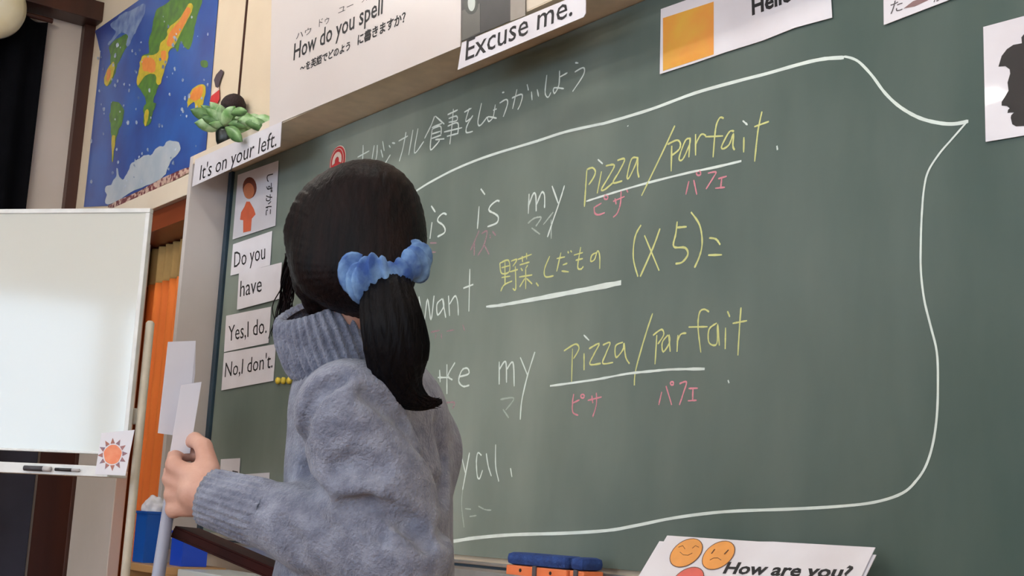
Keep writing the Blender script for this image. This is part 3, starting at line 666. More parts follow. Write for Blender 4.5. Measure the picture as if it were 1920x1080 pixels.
# ------------------------------------------------------------------ whiteboard on a stand
WD = 3.3
wr = at(284, 391, WD); wtd = (at(0, 388, WD*1.03)-wr); wtd.z = 0; wtd.normalize()      # along the board, to the left
wn = Vector((-wtd.y, wtd.x, 0)); 
if wn.dot(Vector(CAM)-wr) < 0: wn = -wn
WZ1 = wr.z
def wb(u, n, z): return Vector((wr.x, wr.y, 0)) + wtd*u + wn*n + Vector((0, 0, z))
wm = Matrix(((wtd.x, wn.x, 0, wr.x), (wtd.y, wn.y, 0, wr.y), (0, 0, 1, 0), (0, 0, 0, 1)))   # (u, n, z) -> world
WW = 1.2
def wpl(px, py, n):   # pixel onto the whiteboard plane at offset n
    r = Vector(ray(px, py)); p0 = Vector(wr)+wn*n; t = (p0-Vector(CAM)).dot(wn)/r.dot(wn); return Vector(CAM)+r*t
WZ0 = wpl(150, 850, 0).z; TZ = wpl(100, 890, .08).z
print('wb z', WZ0, WZ1, TZ)
e = empty('whiteboard', wb(WW/2, 0, 0), 'glossy whiteboard on a white stand at the left', 'whiteboard')
def wbox(name, a, b, m, bev=0., par=None): return box(name, a, b, m, par or e, bev, wm)
wbox('panel', (.012, -.006, WZ0+.006), (WW-.012, .002, WZ1-.012), M['wbpanel'])
bm = bmesh.new()
for a, b in (((0, -.012, WZ1-.012), (WW, .006, WZ1)), ((0, -.012, WZ0), (WW, .006, WZ0+.006)), ((0, -.012, WZ0+.0061), (.012, .006, WZ1-.0121)), ((WW-.012, -.012, WZ0+.0061), (WW, .006, WZ1-.0121))):
    add_box(bm, a, b, .002, wm)
from_bm('frame', bm, M['wbframe'], e)
tray = wbox('marker_tray', (.0, -.01, TZ), (WW, .075, TZ+.008), M['wbframe'], .002)
wbox('tray_lip', (.0, .076, TZ), (WW, .081, TZ+.026), M['wbframe'], .002, tray)
wbox('crossbar', (0.0, -.055, WZ0+.08), (WW, -.03, WZ0+.12), M['ivory'], .003)
PZ = wpl(275, 606, -.03).z
for u in (-.012, WW+.012):
    bm = bmesh.new(); tube(bm, [wb(u, -.03, .06), wb(u, -.03, PZ), wb(u, -.03, PZ+.006)], [.011, .011, .006], 16)
    from_bm('post', bm, M['ivory'], e, True)
    bm = bmesh.new(); add_box(bm, (u-.016, -.14, .03), (u+.016, .30, .06), .004, wm); f = from_bm('foot', bm, M['ivory'], e)
    for nn_ in (-.11, .27):
        bm = bmesh.new(); tube(bm, [wb(u-.02, nn_, .022), wb(u+.02, nn_, .022)], .022, 14); from_bm('caster', bm, M['ink'], e, True)
# two markers in the tray
for i, (px, L, lab, rgb) in enumerate(((92, .052, 'thick dark grey marker clinging to the whiteboard tray, the left one', (70, 68, 74)), (150, .045, 'thin black marker clinging to the whiteboard tray, beside the sun sheet', (36, 34, 38)))):
    a = wb(.285 - .0 + (-.0), .05, TZ+.018)
    u = (235-px)/2400*WD*1.0+.0
    m_ = empty('marker', wb(u, .092, TZ+.018), lab, 'marker')
    bm = bmesh.new(); r = .0065 if i == 0 else .004
    tube(bm, [wb(u-L/2, .0815+r, TZ+.013), wb(u+L/2, .0815+r, TZ+.013)], r, 12)
    m_.location = wb(u, .0815, TZ+.013); m_.matrix_world = Matrix.Translation(m_.location)
    from_bm('barrel', bm, mat('marker_body', rgb, .4), m_, True)
    bm = bmesh.new(); tube(bm, [wb(u-L/2-.02, .0815+r, TZ+.013), wb(u-L/2-.0005, .0815+r, TZ+.013)], r, 12)
    from_bm('cap', bm, mat('marker_cap', (190, 186, 188), .4), m_, True)
# sun sheet
def wpl(px, py, n):   # pixel onto the whiteboard plane at offset n
    r = Vector(ray(px, py)); p0 = wb(0, n, 0); t = (p0-Vector(CAM)).dot(wn)/r.dot(wn); return Vector(CAM)+r*t
SN = .0825
e = empty('sun_sheet', wpl(212, 892, SN), 'white sheet with a peach sun drawing hanging at the right end of the whiteboard tray', 'picture')
slab('sheet', [wpl(x, y, SN+.001) for x, y in [(190,812),(252,806),(235,892),(178,889)]], wn, .001, M['paper'], e)
sc_ = wpl(211, 852, SN+.0015)
def sun(u, v, n=.0): return sc_ + wtd*(-u) + Vector((0, 0, v)) + wn*n
slab('sun_disc', [sun(.0235*math.cos(a)*(1+.05*math.sin(5*a)), .0235*math.sin(a)) for a in [k*math.pi/14 for k in range(28)]], wn, .0003, M['sunpeach'], e)
for k in range(12):
    a = k*math.pi/6+.1; c0 = math.cos(a); s0 = math.sin(a)
    slab('sun_ray', [sun(.026*c0-.006*s0, .026*s0+.006*c0), sun(.026*c0+.006*s0, .026*s0-.006*c0), sun(.040*c0, .040*s0)], wn, .0003, M['sunray'], e)

# ------------------------------------------------------------------ furniture and boxes at the left end of the board
ZS = .872
e = empty('wooden_shelf', (-4.13, -.5, 0), 'tan wooden shelf unit with dark inside under the blue boxes', 'shelf')
SX0 = onY(232, 1052, -.36).x; SX1 = onY(302, 1060, -.36).x; SY0, SY1 = -.36, -.155
box('top_board', (SX0, SY0, ZS-.022), (SX1, SY1, ZS), M['tan'], e, .002)
box('side_panel', (SX0, SY0, 0), (SX0+.02, SY1, ZS-.0225), M['tan'], e)
box('side_panel', (SX1-.02, SY0, 0), (SX1, SY1, ZS-.0225), M['tan'], e)
box('back_panel', (SX0+.0205, SY1-.012, .02), (SX1-.0205, SY1-.001, ZS-.023), M['dkwood'], e)
box('shelf_board', (SX0+.0205, SY0+.005, .43), (SX1-.0205, SY1-.0125, .45), M['tan'], e)
box('bottom_board', (SX0+.0205, SY0+.005, .03), (SX1-.0205, SY1-.0125, .05), M['tan'], e)
print('shelf', SX0, SX1)
e = empty('white_table', (-3.4, -.4, 0), 'grey-white table top behind the forearm under the left end of the board', 'table')
box('table_top', (SX1+.004, -.31, ZS-.03), (-3.02, -.145, ZS-.004), M['tabletop'], e, .004)
for lx in (SX1+.03, -3.05):
    for ly in (-.29, -.165):
        bm = bmesh.new(); tube(bm, [(lx, ly, 0), (lx, ly, ZS-.031)], .014, 12); from_bm('leg', bm, M['alu'], e, True)
def bin_(name, label, pl, pm, pr, pytop, pybot, material, y):
    zb = ZS+.0005
    ax_, bx_ = onY(pl, pybot, y).x, onY(pm, pybot, y).x; zt = onY(pm, pytop, y).z
    dep = .02
    while dep < .18:
        q = ROT.T @ (np.array((bx_, y+dep, zb)) - CAM)
        if 960+F_PX*q[0]/-q[2] >= pr: break
        dep += .002
    dep = max(dep, .05)
    e = empty(name, ((ax_+bx_)/2, y+dep/2, zb), label, 'box', 'blue plastic boxes')
    bm = bmesh.new(); t = .003
    add_box(bm, (ax_, y, zb), (bx_, y+dep, zb+t)); add_box(bm, (ax_, y, zb+t), (bx_, y+t, zt)); add_box(bm, (ax_, y+dep-t, zb+t), (bx_, y+dep, zt))
    add_box(bm, (ax_, y+t, zb+t), (ax_+t, y+dep-t, zt)); add_box(bm, (bx_-t, y+t, zb+t), (bx_, y+dep-t, zt))
    from_bm('body', bm, material, e)
    bm = bmesh.new()
    for (p, q_) in (((ax_-.003, y-.003), (bx_+.003, y)), ((ax_-.003, y+dep), (bx_+.003, y+dep+.003)), ((ax_-.003, y), (ax_, y+dep)), ((bx_, y), (bx_+.003, y+dep))):
        add_box(bm, (*p, zt-.008), (*q_, zt), .0008)
    from_bm('rim', bm, material, e)
    print(name, ax_, bx_, dep, zt)
    return ax_, bx_, dep, zt
yA = -.33
x0, x1, dp, zt = bin_('blue_box', 'taller mid-blue plastic box holding a white bundle on the wooden shelf', 248, 268, 310, 958, 1048, M['bluebox'], yA)
e = empty('white_bundle', ((x0+x1)/2, yA+dp/2, zt), 'crumpled white paper bundle sticking out of the taller blue box', 'bundle')
bm = bmesh.new(); cc = Vector(((x0+x1)/2, yA+dp/2, zt+.006))
bmesh.ops.create_icosphere(bm, subdivisions=4, radius=1, matrix=Matrix.Identity(4))
for v in bm.verts:
    q = v.co.copy(); v.co = cc + Vector((q.x*(x1-x0)*.47, q.y*dp*.47, q.z*.040))*(1+.22*mnoise.noise(q*2.3)+.08*mnoise.noise(q*6))
from_bm('bundle', bm, M['paper'], e, True)
bin_('blue_box', 'lower deep-blue plastic box right of the taller one, behind the grey tube', 318, 340, 386, 996, 1056, M['bluebox2'], yA+.05)

# ------------------------------------------------------------------ erasers on the tray
def eraser(label, px0, px1, y0):
    a, b = onY(px0, 1062, y0), onY(px1, 1062, y0); zb = .9305
    e = empty('board_eraser', ((a.x+b.x)/2, y0+.03, zb), label, 'eraser', 'board erasers on the chalk tray')
    box('body', (a.x, y0, zb), (b.x, y0+.055, zb+.028), M['eror'], e, .003)
    box('felt_pad', (a.x+.002, y0-.003, zb+.0285), (b.x-.002, y0+.058, zb+.056), M['felt'], e, .012)
    n = max(1, int((b.x-a.x)/.075))
    for k in range(n):
        cx = a.x+(b.x-a.x)*(k+.5)/n
        if b.x-a.x > .1: 
            bm = bmesh.new(); tube(bm, [(cx, y0-.001, zb+.018), (cx, y0+.004, zb+.018)], .004, 10); from_bm('hole', bm, M['ink'], e)
    cx = (a.x+b.x)/2
    box('strap', (cx-.006, y0-.004, zb+.001), (cx+.006, y0-.0005, zb+.030), M['greyink'], e)
eraser('long board eraser with blue felt over an orange body on the chalk tray', 949, 1062, -.095)
eraser('short board eraser with dark blue felt, right of the long one', 1068, 1095, -.09)

# ------------------------------------------------------------------ question card leaning in the tray
ct0 = onY(1251, 1004, -.05); ct1 = onY(1641, 1019, -.05)
best = None
for k in range(5, 90):
    th = math.radians(k)
    d = Vector((0, -math.cos(th), -math.sin(th)))
    # intersect: does the edge line pass through pixel (1205,1080)?
    for s in [q*.004 for q in range(5, 60)]:
        p = np.array(ct0 + d*s) - CAM; q_ = ROT.T @ p; X_ = 960+F_PX*q_[0]/-q_[2]; Y_ = 540-F_PX*q_[1]/-q_[2]
        er = (X_-1205)**2+(Y_-1080)**2
        if best is None or er < best[0]: best = (er, k, s)
print('card tilt', best)
th = math.radians(best[1]); dd = Vector((0, -math.cos(th), -math.sin(th))); cn = Vector((0, -math.sin(th), math.cos(th)))
CZ = ct0.z
ct1.z = CZ; cw = ct1-ct0
hgt = (CZ-.9405)/math.sin(th)+.0
Hc = min(.30, max(.08, hgt))
print('card', ct0, ct1, Hc)
e = empty('question_card', ct0+cw/2+dd*Hc, 'white laminated card reading How are you with round faces, leaning over the chalk tray', 'card')
slab('sheet', [ct0, ct0+cw*.48+Vector((0,0,-.0015)), ct0+cw*.55, ct1, ct1+dd*Hc, ct0+dd*Hc], cn, .0012, M['white'], e)
e2 = e
slab('backing_sheet', [ct0-cw*.035+dd*.012-cn*.004, ct0+cw*.6+dd*.012-cn*.004, ct1+cw*.01+dd*.012-cn*.004, ct1+cw*.01+dd*Hc-cn*.004, ct0-cw*.035+dd*Hc-cn*.004], cn, .0012, M['white'], e)
def onC(px, py, off=.0006):
    r = Vector(ray(px, py)); t = (ct0+cn*off-Vector(CAM)).dot(cn)/r.dot(cn); return Vector(CAM)+r*t
def ell(cx, cy, a, b, rot, n=28): return [(cx+a*math.cos(t)*math.cos(rot)-b*math.sin(t)*math.sin(rot), cy+a*math.cos(t)*math.sin(rot)+b*math.sin(t)*math.cos(rot)) for t in [k*2*math.pi/n for k in range(n)]]
yel = mat('amber_print', (236, 158, 72), .45); redf = mat('coral_print', (222, 96, 84), .45); ol = mat('brown_outline', (110, 70, 50), .5)
for (cx, cy, mm) in ((1286.5, 1036.5, yel), (1347, 1041, yel), (1289, 1090, redf)):
    slab('face_outline', [onC(x, y, .0009) for x, y in ell(cx, cy, 35, 22.5, -.62)], cn, .0002, ol, e)
    slab('face_print', [onC(x, y, .0012) for x, y in ell(cx, cy, 33.4, 21.2, -.62)], cn, .0002, mm, e)
def cline(pts, wpx, par):
    bm = bmesh.new(); P = [onC(x, y, .0016) for x, y in pts]; tube(bm, P, wpx*.00055, 5); from_bm('face_line', bm, ol, par)
cline([(1275,1035),(1281,1040),(1290,1041),(1298,1037)], 1, e); cline([(1272,1026),(1280,1023),(1284,1029)], 1, e); cline([(1298,1028),(1304,1023),(1310,1026)], 1, e)
cline([(1331,1050),(1338,1046),(1346,1046),(1352,1050)], 1, e); cline([(1334,1038),(1340,1030)], 2.4, e); cline([(1358,1039),(1366,1031)], 2.4, e)
a = onC(1355, 1074.5); text_mesh('lettering', 'How are you?', a, onC(1592, 1084)-a, onC(1366, 1053)-a, M['ink'], e, .03)

# ------------------------------------------------------------------ person: implicit surfaces
class Field:
    def __init__(s, lo, hi, h):
        s.lo = np.array(lo, np.float32); s.h = h; s.n = np.ceil((np.array(hi)-s.lo)/h).astype(int)+1
        s.f = np.full(s.n, .08, np.float32)
    def box(s, a, b):
        i0 = np.clip(np.floor((np.array(a)-s.lo)/s.h).astype(int), 0, s.n-1); i1 = np.clip(np.ceil((np.array(b)-s.lo)/s.h).astype(int)+1, 1, s.n)
        g = [np.arange(i0[k], i1[k], dtype=np.float32)*s.h+s.lo[k] for k in range(3)]
        sl = tuple(slice(i0[k], i1[k]) for k in range(3))
        return sl, g[0][:, None, None], g[1][None, :, None], g[2][None, None, :]
    def comb(s, sl, d, k, sub):
        a = s.f[sl]
        if sub: d = -d; h_ = np.clip(.5-.5*(d-a)/-k if False else .5+.5*(d-a)/k, 0, 1); s.f[sl] = a*(1-h_)+d*h_+k*h_*(1-h_)
        else: h_ = np.clip(.5+.5*(d-a)/k, 0, 1); s.f[sl] = d*(1-h_)+a*h_-k*h_*(1-h_)
    def cap(s, a, b, ra, rb, k=.02, sub=False):
        a = np.array(a, np.float32); b = np.array(b, np.float32); R = max(ra, rb)+max(.06, k*2)
        sl, x, y, z = s.box(np.minimum(a, b)-R, np.maximum(a, b)+R)
        ab = b-a; L = float(ab@ab)+1e-9
        t = np.clip(((x-a[0])*ab[0]+(y-a[1])*ab[1]+(z-a[2])*ab[2])/L, 0, 1)
        d = np.sqrt((x-a[0]-t*ab[0])**2+(y-a[1]-t*ab[1])**2+(z-a[2]-t*ab[2])**2)-(ra+(rb-ra)*t)
        s.comb(sl, d, k, sub)
    def ell(s, c, r, axes=None, k=.02, sub=False):
        c = np.array(c, np.float32); r = np.array(r, np.float32); R = float(r.max())+max(.06, k*2)
        sl, x, y, z = s.box(c-R, c+R)
        A = np.eye(3) if axes is None else np.array([list(v) for v in axes])
        X, Y, Z_ = x-c[0], y-c[1], z-c[2]
        u = [(A[i, 0]*X+A[i, 1]*Y+A[i, 2]*Z_) for i in range(3)]
        k0 = np.sqrt(sum((u[i]/r[i])**2 for i in range(3))); k1 = np.sqrt(sum((u[i]/r[i]**2)**2 for i in range(3)))+1e-6
        s.comb(sl, np.where(k0 < .02, -float(r.min()), k0*(k0-1)/k1).astype(np.float32), k, sub)
    def plane_cut(s, p, n, k=.006):     # removes the side n points to
        p = np.array(p, np.float32); n = nrm(n)
        sl, x, y, z = s.box(s.lo, s.lo+s.n*s.h)
        d = (x-p[0])*n[0]+(y-p[1])*n[1]+(z-p[2])*n[2]
        s.f = np.maximum(s.f, d.astype(np.float32))
    def mesh(s):
        f = s.f; sg = f < 0
        n = s.n
        occ = np.zeros(n-1, np.uint8)
        for dx in (0, 1):
            for dy in (0, 1):
                for dz in (0, 1): occ += sg[dx:n[0]-1+dx, dy:n[1]-1+dy, dz:n[2]-1+dz]
        act = (occ > 0) & (occ < 8); idx = -np.ones(n-1, np.int32); cells = np.argwhere(act)
        idx[act] = np.arange(len(cells))
        acc = np.zeros((len(cells), 3)); cnt = np.zeros(len(cells))
        cx, cy, cz = cells.T
        for ax in range(3):
            o1, o2 = [q for q in range(3) if q != ax]
            for p in (0, 1):
                for q in (0, 1):
                    off = np.zeros(3, int); off[o1] = p; off[o2] = q; off2 = off.copy(); off2[ax] = 1
                    fa = f[cx+off[0], cy+off[1], cz+off[2]]; fb = f[cx+off2[0], cy+off2[1], cz+off2[2]]
                    m = (fa < 0) != (fb < 0); t = np.where(m, fa/np.where(m, fa-fb, 1), 0)
                    pt = np.tile(off.astype(float), (len(cells), 1)); pt[:, ax] += t
                    acc[m] += pt[m]; cnt[m] += 1
        V = (cells + acc/cnt[:, None])*s.h + s.lo
        Fs = []
        for ax in range(3):
            o1, o2 = (ax+1) % 3, (ax+2) % 3
            sl0 = [slice(None)]*3; sl1 = [slice(None)]*3; sl0[ax] = slice(0, n[ax]-1); sl1[ax] = slice(1, n[ax])
            ch = sg[tuple(sl0)] != sg[tuple(sl1)]
            e = np.argwhere(ch); ok = (e[:, o1] > 0) & (e[:, o2] > 0) & (e[:, o1] < n[o1]-1) & (e[:, o2] < n[o2]-1); e = e[ok]
            st = sg[e[:, 0], e[:, 1], e[:, 2]]
            q = []
            for (p, r) in ((1, 1), (0, 1), (0, 0), (1, 0)):
                c = e.copy(); c[:, o1] -= p; c[:, o2] -= r; q.append(idx[c[:, 0], c[:, 1], c[:, 2]])
            q = np.array(q).T
            q[~st] = q[~st][:, ::-1]; Fs.append(q)
        return V, np.concatenate(Fs)
    def obj(s, name, material, parent, disp=None, smooth_it=2):
        V, Q = s.mesh()
        for _ in range(smooth_it):      # light laplacian
            acc = np.zeros_like(V); c = np.zeros(len(V))
            for a, b in ((0, 1), (1, 2), (2, 3), (3, 0)):
                np.add.at(acc, Q[:, a], V[Q[:, b]]); np.add.at(acc, Q[:, b], V[Q[:, a]]); np.add.at(c, Q[:, a], 1); np.add.at(c, Q[:, b], 1)
            V = V*.5+.5*acc/np.maximum(c, 1)[:, None]
        if disp is not None: V = disp(V)
        me = bpy.data.meshes.new(name)
        me.vertices.add(len(V)); me.vertices.foreach_set('co', V.astype(np.float32).ravel())
        me.loops.add(Q.size); me.loops.foreach_set('vertex_index', Q.ravel().astype(np.int32))
        me.polygons.add(len(Q)); me.polygons.foreach_set('loop_start', np.arange(0, Q.size, 4, dtype=np.int32))
        me.polygons.foreach_set('loop_total', np.full(len(Q), 4, np.int32)); me.update(calc_edges=True); me.validate()
        me.polygons.foreach_set('use_smooth', np.ones(len(me.polygons), bool))
        me.materials.append(material); o = bpy.data.objects.new(name, me); COL.objects.link(o)
        o.parent = parent; o.matrix_parent_inverse = parent.matrix_world.inverted()
        print(name, len(V)); return o

FW = Vector((-.799, .602, 0)); RT = Vector((.602, .799, 0)); UP = Vector((0, 0, 1))
Fb = (FW*.22 - RT*.975).normalized(); Lb = Vector((-Fb.y, Fb.x, 0))       # torso facing and her left
Fh = (FW*.90 - RT*.43).normalized(); Lh = Vector((-Fh.y, Fh.x, 0))
Fh = (Fh - UP*.12).normalized(); Uh = Lh.cross(Fh) * -1
if Uh.z < 0: Uh = -Uh
HC = at(664, 446, 1.76)                                                   # head centre
shL = at(655, 775, 1.62); elL = at(748, 1040, 1.60); wrL = at(412, 938, 1.68)
neck0 = at(648, 690, 1.79)
chest = at(690, 900, 1.80); 
shR = shL - Lb*.30 - UP*.03
gx, gy = chest.x, chest.y
root = empty('person', (gx, gy, 0), 'woman seen from behind in a grey knit turtleneck, black ponytail with blue scrunchie, writing hand raised', 'person')
root['label'] = 'woman seen from behind in a grey knit turtleneck sweater, black ponytail in a blue scrunchie'
hips = Vector((gx, gy, .84)) + Fb*-.01
HAND = at(352, 900, 1.72)
# --- body
B = Field((-1.95, -1.50, -.01), (-1.10, -.70, 1.56), .0032)
ax_b = (Fb, Lb, UP); ax_h = (Fh, Lh, Uh)
hd = lambda f, l, u: HC + Fh*f + Lh*l + Uh*u
B.ell(hd(.0, 0, .004), (.086, .070, .078), ax_h)                           # skull
B.ell(hd(.045, 0, -.055), (.048, .050, .062), ax_h, k=.03)                 # jaw and face
B.ell(hd(.07, 0, -.10), (.022, .024, .018), ax_h, k=.02)                   # chin
B.cap(hd(.087, 0, .0), hd(.108, 0, -.035), .007, .011, k=.01)              # nose
B.ell(hd(.086, 0, -.066), (.010, .021, .008), ax_h, k=.008)                # mouth
for s in (-1, 1):
    B.ell(hd(.078, s*.031, -.002), (.010, .016, .009), ax_h, k=.008, sub=True)   # eye sockets
    B.ell(hd(-.002, s*.073, -.018), (.017, .006, .029), ax_h, k=.004)      # ears
    B.ell(hd(.062, s*.04, -.035), (.02, .018, .016), ax_h, k=.02)          # cheeks
nb = neck0
B.cap(hd(-.015, 0, -.07), nb, .048, .048, k=.03)
B.cap(nb, nb.lerp(chest, .4), .045, .07, k=.03)
B.ell(chest+UP*.03, (.08, .13, .12), ax_b, k=.05)
B.ell(Vector((gx, gy, .98)), (.078, .115, .12), ax_b, k=.06)
B.ell(hips, (.085, .14, .10), ax_b, k=.06)
B.cap(nb-UP*.07, shL-UP*.02, .038, .042, k=.03); B.cap(nb-UP*.07, shR-UP*.02, .038, .042, k=.03)
B.cap(shL, elL, .044, .038, k=.03); B.cap(elL, wrL, .038, .026, k=.02)
elR = shR - UP*.26 + Fb*.05; wrR = elR + Fb*.17 - UP*.10 + Lb*.03
B.cap(shR, elR, .044, .036, k=.03); B.cap(elR, wrR, .036, .025, k=.02)
footc = []
for s in (-1, 1):
    hp = hips + Lb*s*.075 - UP*.03; kn = Vector((gx, gy, .46)) + Lb*s*.085 + Fb*.02; an = Vector((gx, gy, .085)) + Lb*s*.085 - Fb*.01
    B.cap(hp, kn, .075, .05, k=.03); B.cap(kn, an, .048, .031, k=.03)
    B.cap(an-UP*.03, an+Fb*.13-UP*.055, .03, .022, k=.02); footc.append(an)
# --- hands; local frame: kx from wrist to knuckles, kz thumb side (up), ky back of the hand
HS = 1.08
def hand(wrist, kx, kz, curl_to, rod=None, k0=.006):
    kx = kx.normalized(); kz = (kz-kx*kz.dot(kx)).normalized(); ky = kz.cross(kx)
    if ky.dot(curl_to) > 0: ky = -ky          # ky = back of hand, fingers curl towards -ky
    P = lambda a, b, c: wrist + (kx*a + ky*b + kz*c)*HS
    B.cap(P(-.02, 0, 0), P(.02, .002, 0), .026, .026, k=.015)
    for j, c in enumerate((.027, .009, -.009, -.026)):
        B.cap(P(.012, .003, c*.55), P(.062-.004*abs(j-1), .007, c), .0145, .0118, k=.006)
    B.ell(P(.03, -.006, .0), (.033, .014, .032), (kx, ky, kz), k=.012)
    L = (.040, .044, .041, .032)
    for j, c in enumerate((.030, .010, -.010, -.029)):
        a = P(.063-.004*abs(j-1), .006, c); b = P(.063-.004*abs(j-1)+L[j]*.62, -.018-.004*j*.3, c*1.02)
        d = b - ky*.026 - kx*.007; e_ = d - kx*.022 - ky*.004
        B.cap(a, b, .0112, .0098, k=.002); B.cap(b, d, .0098, .0092, k=.002); B.cap(d, e_, .0088, .0080, k=.002)
    t0 = P(.012, -.008, .028); t1 = P(.040, -.024, .050); t2 = P(.066, -.034, .053); t3 = P(.082, -.037, .044)
    B.cap(t0, t1, .015, .012, k=.01); B.cap(t1, t2, .0115, .0105, k=k0*.6); B.cap(t2, t3, .0102, .0085, k=k0*.5)
    return P
hkx = (at(318, 902, 1.735)-at(402, 925, 1.69)); 
HP = hand(at(394, 929, 1.69), hkx, at(348, 840, 1.72)-at(352, 900, 1.72), FW)
HR = hand(wrR+Fb*.02, Fb*.9-UP*.3, UP*.3+Fb*.1+Lb*.2, Lb*1.0)
body = B.obj('body', M['skin'], root, smooth_it=1)
del B
# eyes and lips
for s in (-1, 1):
    bm = bmesh.new(); bmesh.ops.create_uvsphere(bm, u_segments=16, v_segments=10, radius=.011, matrix=Matrix.Translation(hd(.073, s*.031, -.002)))
    eo = from_bm('eye', bm, mat('eye_white', (226, 222, 218), .2), root, True)
    bm = bmesh.new(); bmesh.ops.create_uvsphere(bm, u_segments=14, v_segments=8, radius=.0055, matrix=Matrix.Translation(hd(.0795, s*.031, -.003)))
    from_bm('iris', bm, mat('dark_iris', (34, 22, 18), .15), eo, True)
bm = bmesh.new(); tube(bm, [hd(.089, -.019, -.066), hd(.0945, -.008, -.065), hd(.0945, .008, -.065), hd(.089, .019, -.066)], [.002, .0045, .0045, .002], 8)
from_bm('lips', bm, mat('lips', (178, 96, 92), .5), root, True)

# --- sweater
W = Field((-2.05, -1.66, .70), (-1.0, -.62, 1.42), .0048)
W.ell(chest+UP*.03+Fb*.0, (.108, .165, .150), ax_b, k=.05)
W.ell(chest-UP*.10-Fb*.012, (.108, .160, .16), ax_b, k=.05)
W.ell(Vector((gx, gy, .90)), (.118, .168, .16), ax_b, k=.05)
W.ell(chest+UP*.10-Fb*.01, (.075, .13, .07), ax_b, k=.05)
W.cap(neck0+UP*.0, chest+UP*.08, .058, .09, k=.03)
W.cap(neck0-UP*.045, shL+UP*.0, .056, .060, k=.03); W.cap(neck0-UP*.05, shR, .062, .060, k=.04)
W.cap(shL, shL.lerp(elL, .5)-UP*.0, .068, .070, k=.02); W.cap(shL.lerp(elL, .5), elL, .070, .066, k=.02)
cuff = wrL.lerp(elL, .06)
W.cap(elL, elL.lerp(cuff, .5), .064, .054, k=.015); W.cap(elL.lerp(cuff, .5), cuff+(cuff-elL)*.05, .053, .035, k=.015)
W.cap(shR, elR, .062, .055, k=.03); W.cap(elR, wrR-Fb*.01, .052, .034, k=.02)
# folds: armhole seam, elbow creases, shoulder blade fold
def crease(pts, r, k=.012):
    P = [at(*p) for p in pts]
    for a, b in zip(P, P[1:]): W.cap(a, b, r, r, k=k, sub=True)
W_pts = [((598,735,1.56),(572,780,1.58),(566,830,1.595),(578,880,1.60),(600,925,1.60))]
def ridge(pts, r, k=.02):
    P = [at(*p) for p in pts]
    for a, b in zip(P, P[1:]): W.cap(a, b, r, r, k=k)
SWF = W
# folds are pressed along the visible surface: find the depth of the surface under a pixel path
def surf_depth(px, py, d0=1.40, d1=1.95):
    prev = None
    for i in range(120):
        d = d0+(d1-d0)*i/119; p = np.array(at(px, py, d)); ijk = ((p-W.lo)/W.h); i0 = np.round(ijk).astype(int)
        if (i0 < 0).any() or (i0 >= W.n).any(): continue
        if W.f[tuple(i0)] < 0: return d
    return None
def press(path, r, depth, k=.014):
    P = []
    for px, py in path:
        d = surf_depth(px, py)
        if d: P.append((px, py, d - r + depth))
    return P, r, k
jobs = [press([(640,712),(605,728),(580,760),(568,800),(566,840),(574,880),(590,915),(606,935)], .010, .014, .010),
        press([(690,738),(730,762),(760,792),(785,830),(808,870),(822,915)], .012, .013, .012),
        press([(640,950),(690,948),(730,962),(765,985),(800,1020)], .012, .017, .010),
        press([(655,975),(690,985),(715,1005)], .009, .011, .010),
        press([(625,880),(660,868),(710,878)], .013, .009, .014),
        press([(395,935),(430,955),(455,975)], .007, .004, .008),
        press([(420,912),(460,938),(490,950)], .007, .004, .008),
        press([(520,985),(545,1020),(550,1050)], .012, .006, .014),
        press([(825,800),(835,860),(838,930),(836,1000)], .012, .006, .014)]
for P, r, k in jobs:
    P = [at(*p) for p in P]
    for a, b in zip(P, P[1:]): W.cap(a, b, r, r, k=k, sub=True)
W.plane_cut((gx, gy, .74), (0, 0, -1))
W.f = np.maximum(W.f, 0*W.f-1)
W.plane_cut(neck0+UP*.035, UP) if False else None
def knit(V):
    n = np.sin(V[:, 2]*310+4*np.sin(V[:, 0]*19)+4*np.sin(V[:, 1]*23))
    return V
# open the cuff so that the wrist comes out of a clean edge
cd = (wrL-elL).normalized(); 
sl, x, y, z = W.box(np.array(wrL)-.09, np.array(wrL)+.09)
pc_ = wrL - cd*.004
dcut = ((x-pc_.x)*cd.x+(y-pc_.y)*cd.y+(z-pc_.z)*cd.z).astype(np.float32)
W.f[sl] = np.maximum(W.f[sl], dcut)
sweater = W.obj('sweater', M['knit'], root, smooth_it=1)
# --- ribbed cuff
def ribbed(name, rings, nrib, amp, parent, material, seg_per=6, closed_ends=False):
    """rings: list of (centre, axisA, axisB, ra, rb, ribamp)"""
    seg = nrib*seg_per; vs = []; fs = []
    for (c, A, Bv, ra, rb, am) in rings:
        for k in range(seg):
            t = 2*math.pi*k/seg; rib = am*amp*(math.sin(nrib*t))
            vs.append(c + A*(ra+rib)*math.cos(t) + Bv*(rb+rib)*math.sin(t))
    for i in range(len(rings)-1):
        for k in range(seg): fs.append((i*seg+k, i*seg+(k+1) % seg, (i+1)*seg+(k+1) % seg, (i+1)*seg+k))
    o = link_mesh(name, vs, fs, material, parent, True); return o
A_ = cd.orthogonal().normalized(); B_ = cd.cross(A_)
ribbed('cuff', [(wrL - cd*(.075-.0*i) + cd*.092*i/8 , A_, B_, r, r, 1) for i, r in enumerate((.0425, .0435, .0435, .0425, .041, .040, .039, .0385, .037))] + [(wrL+cd*.012, A_, B_, .030, .030, 0)], 26, .0011, sweater, M['knit'])
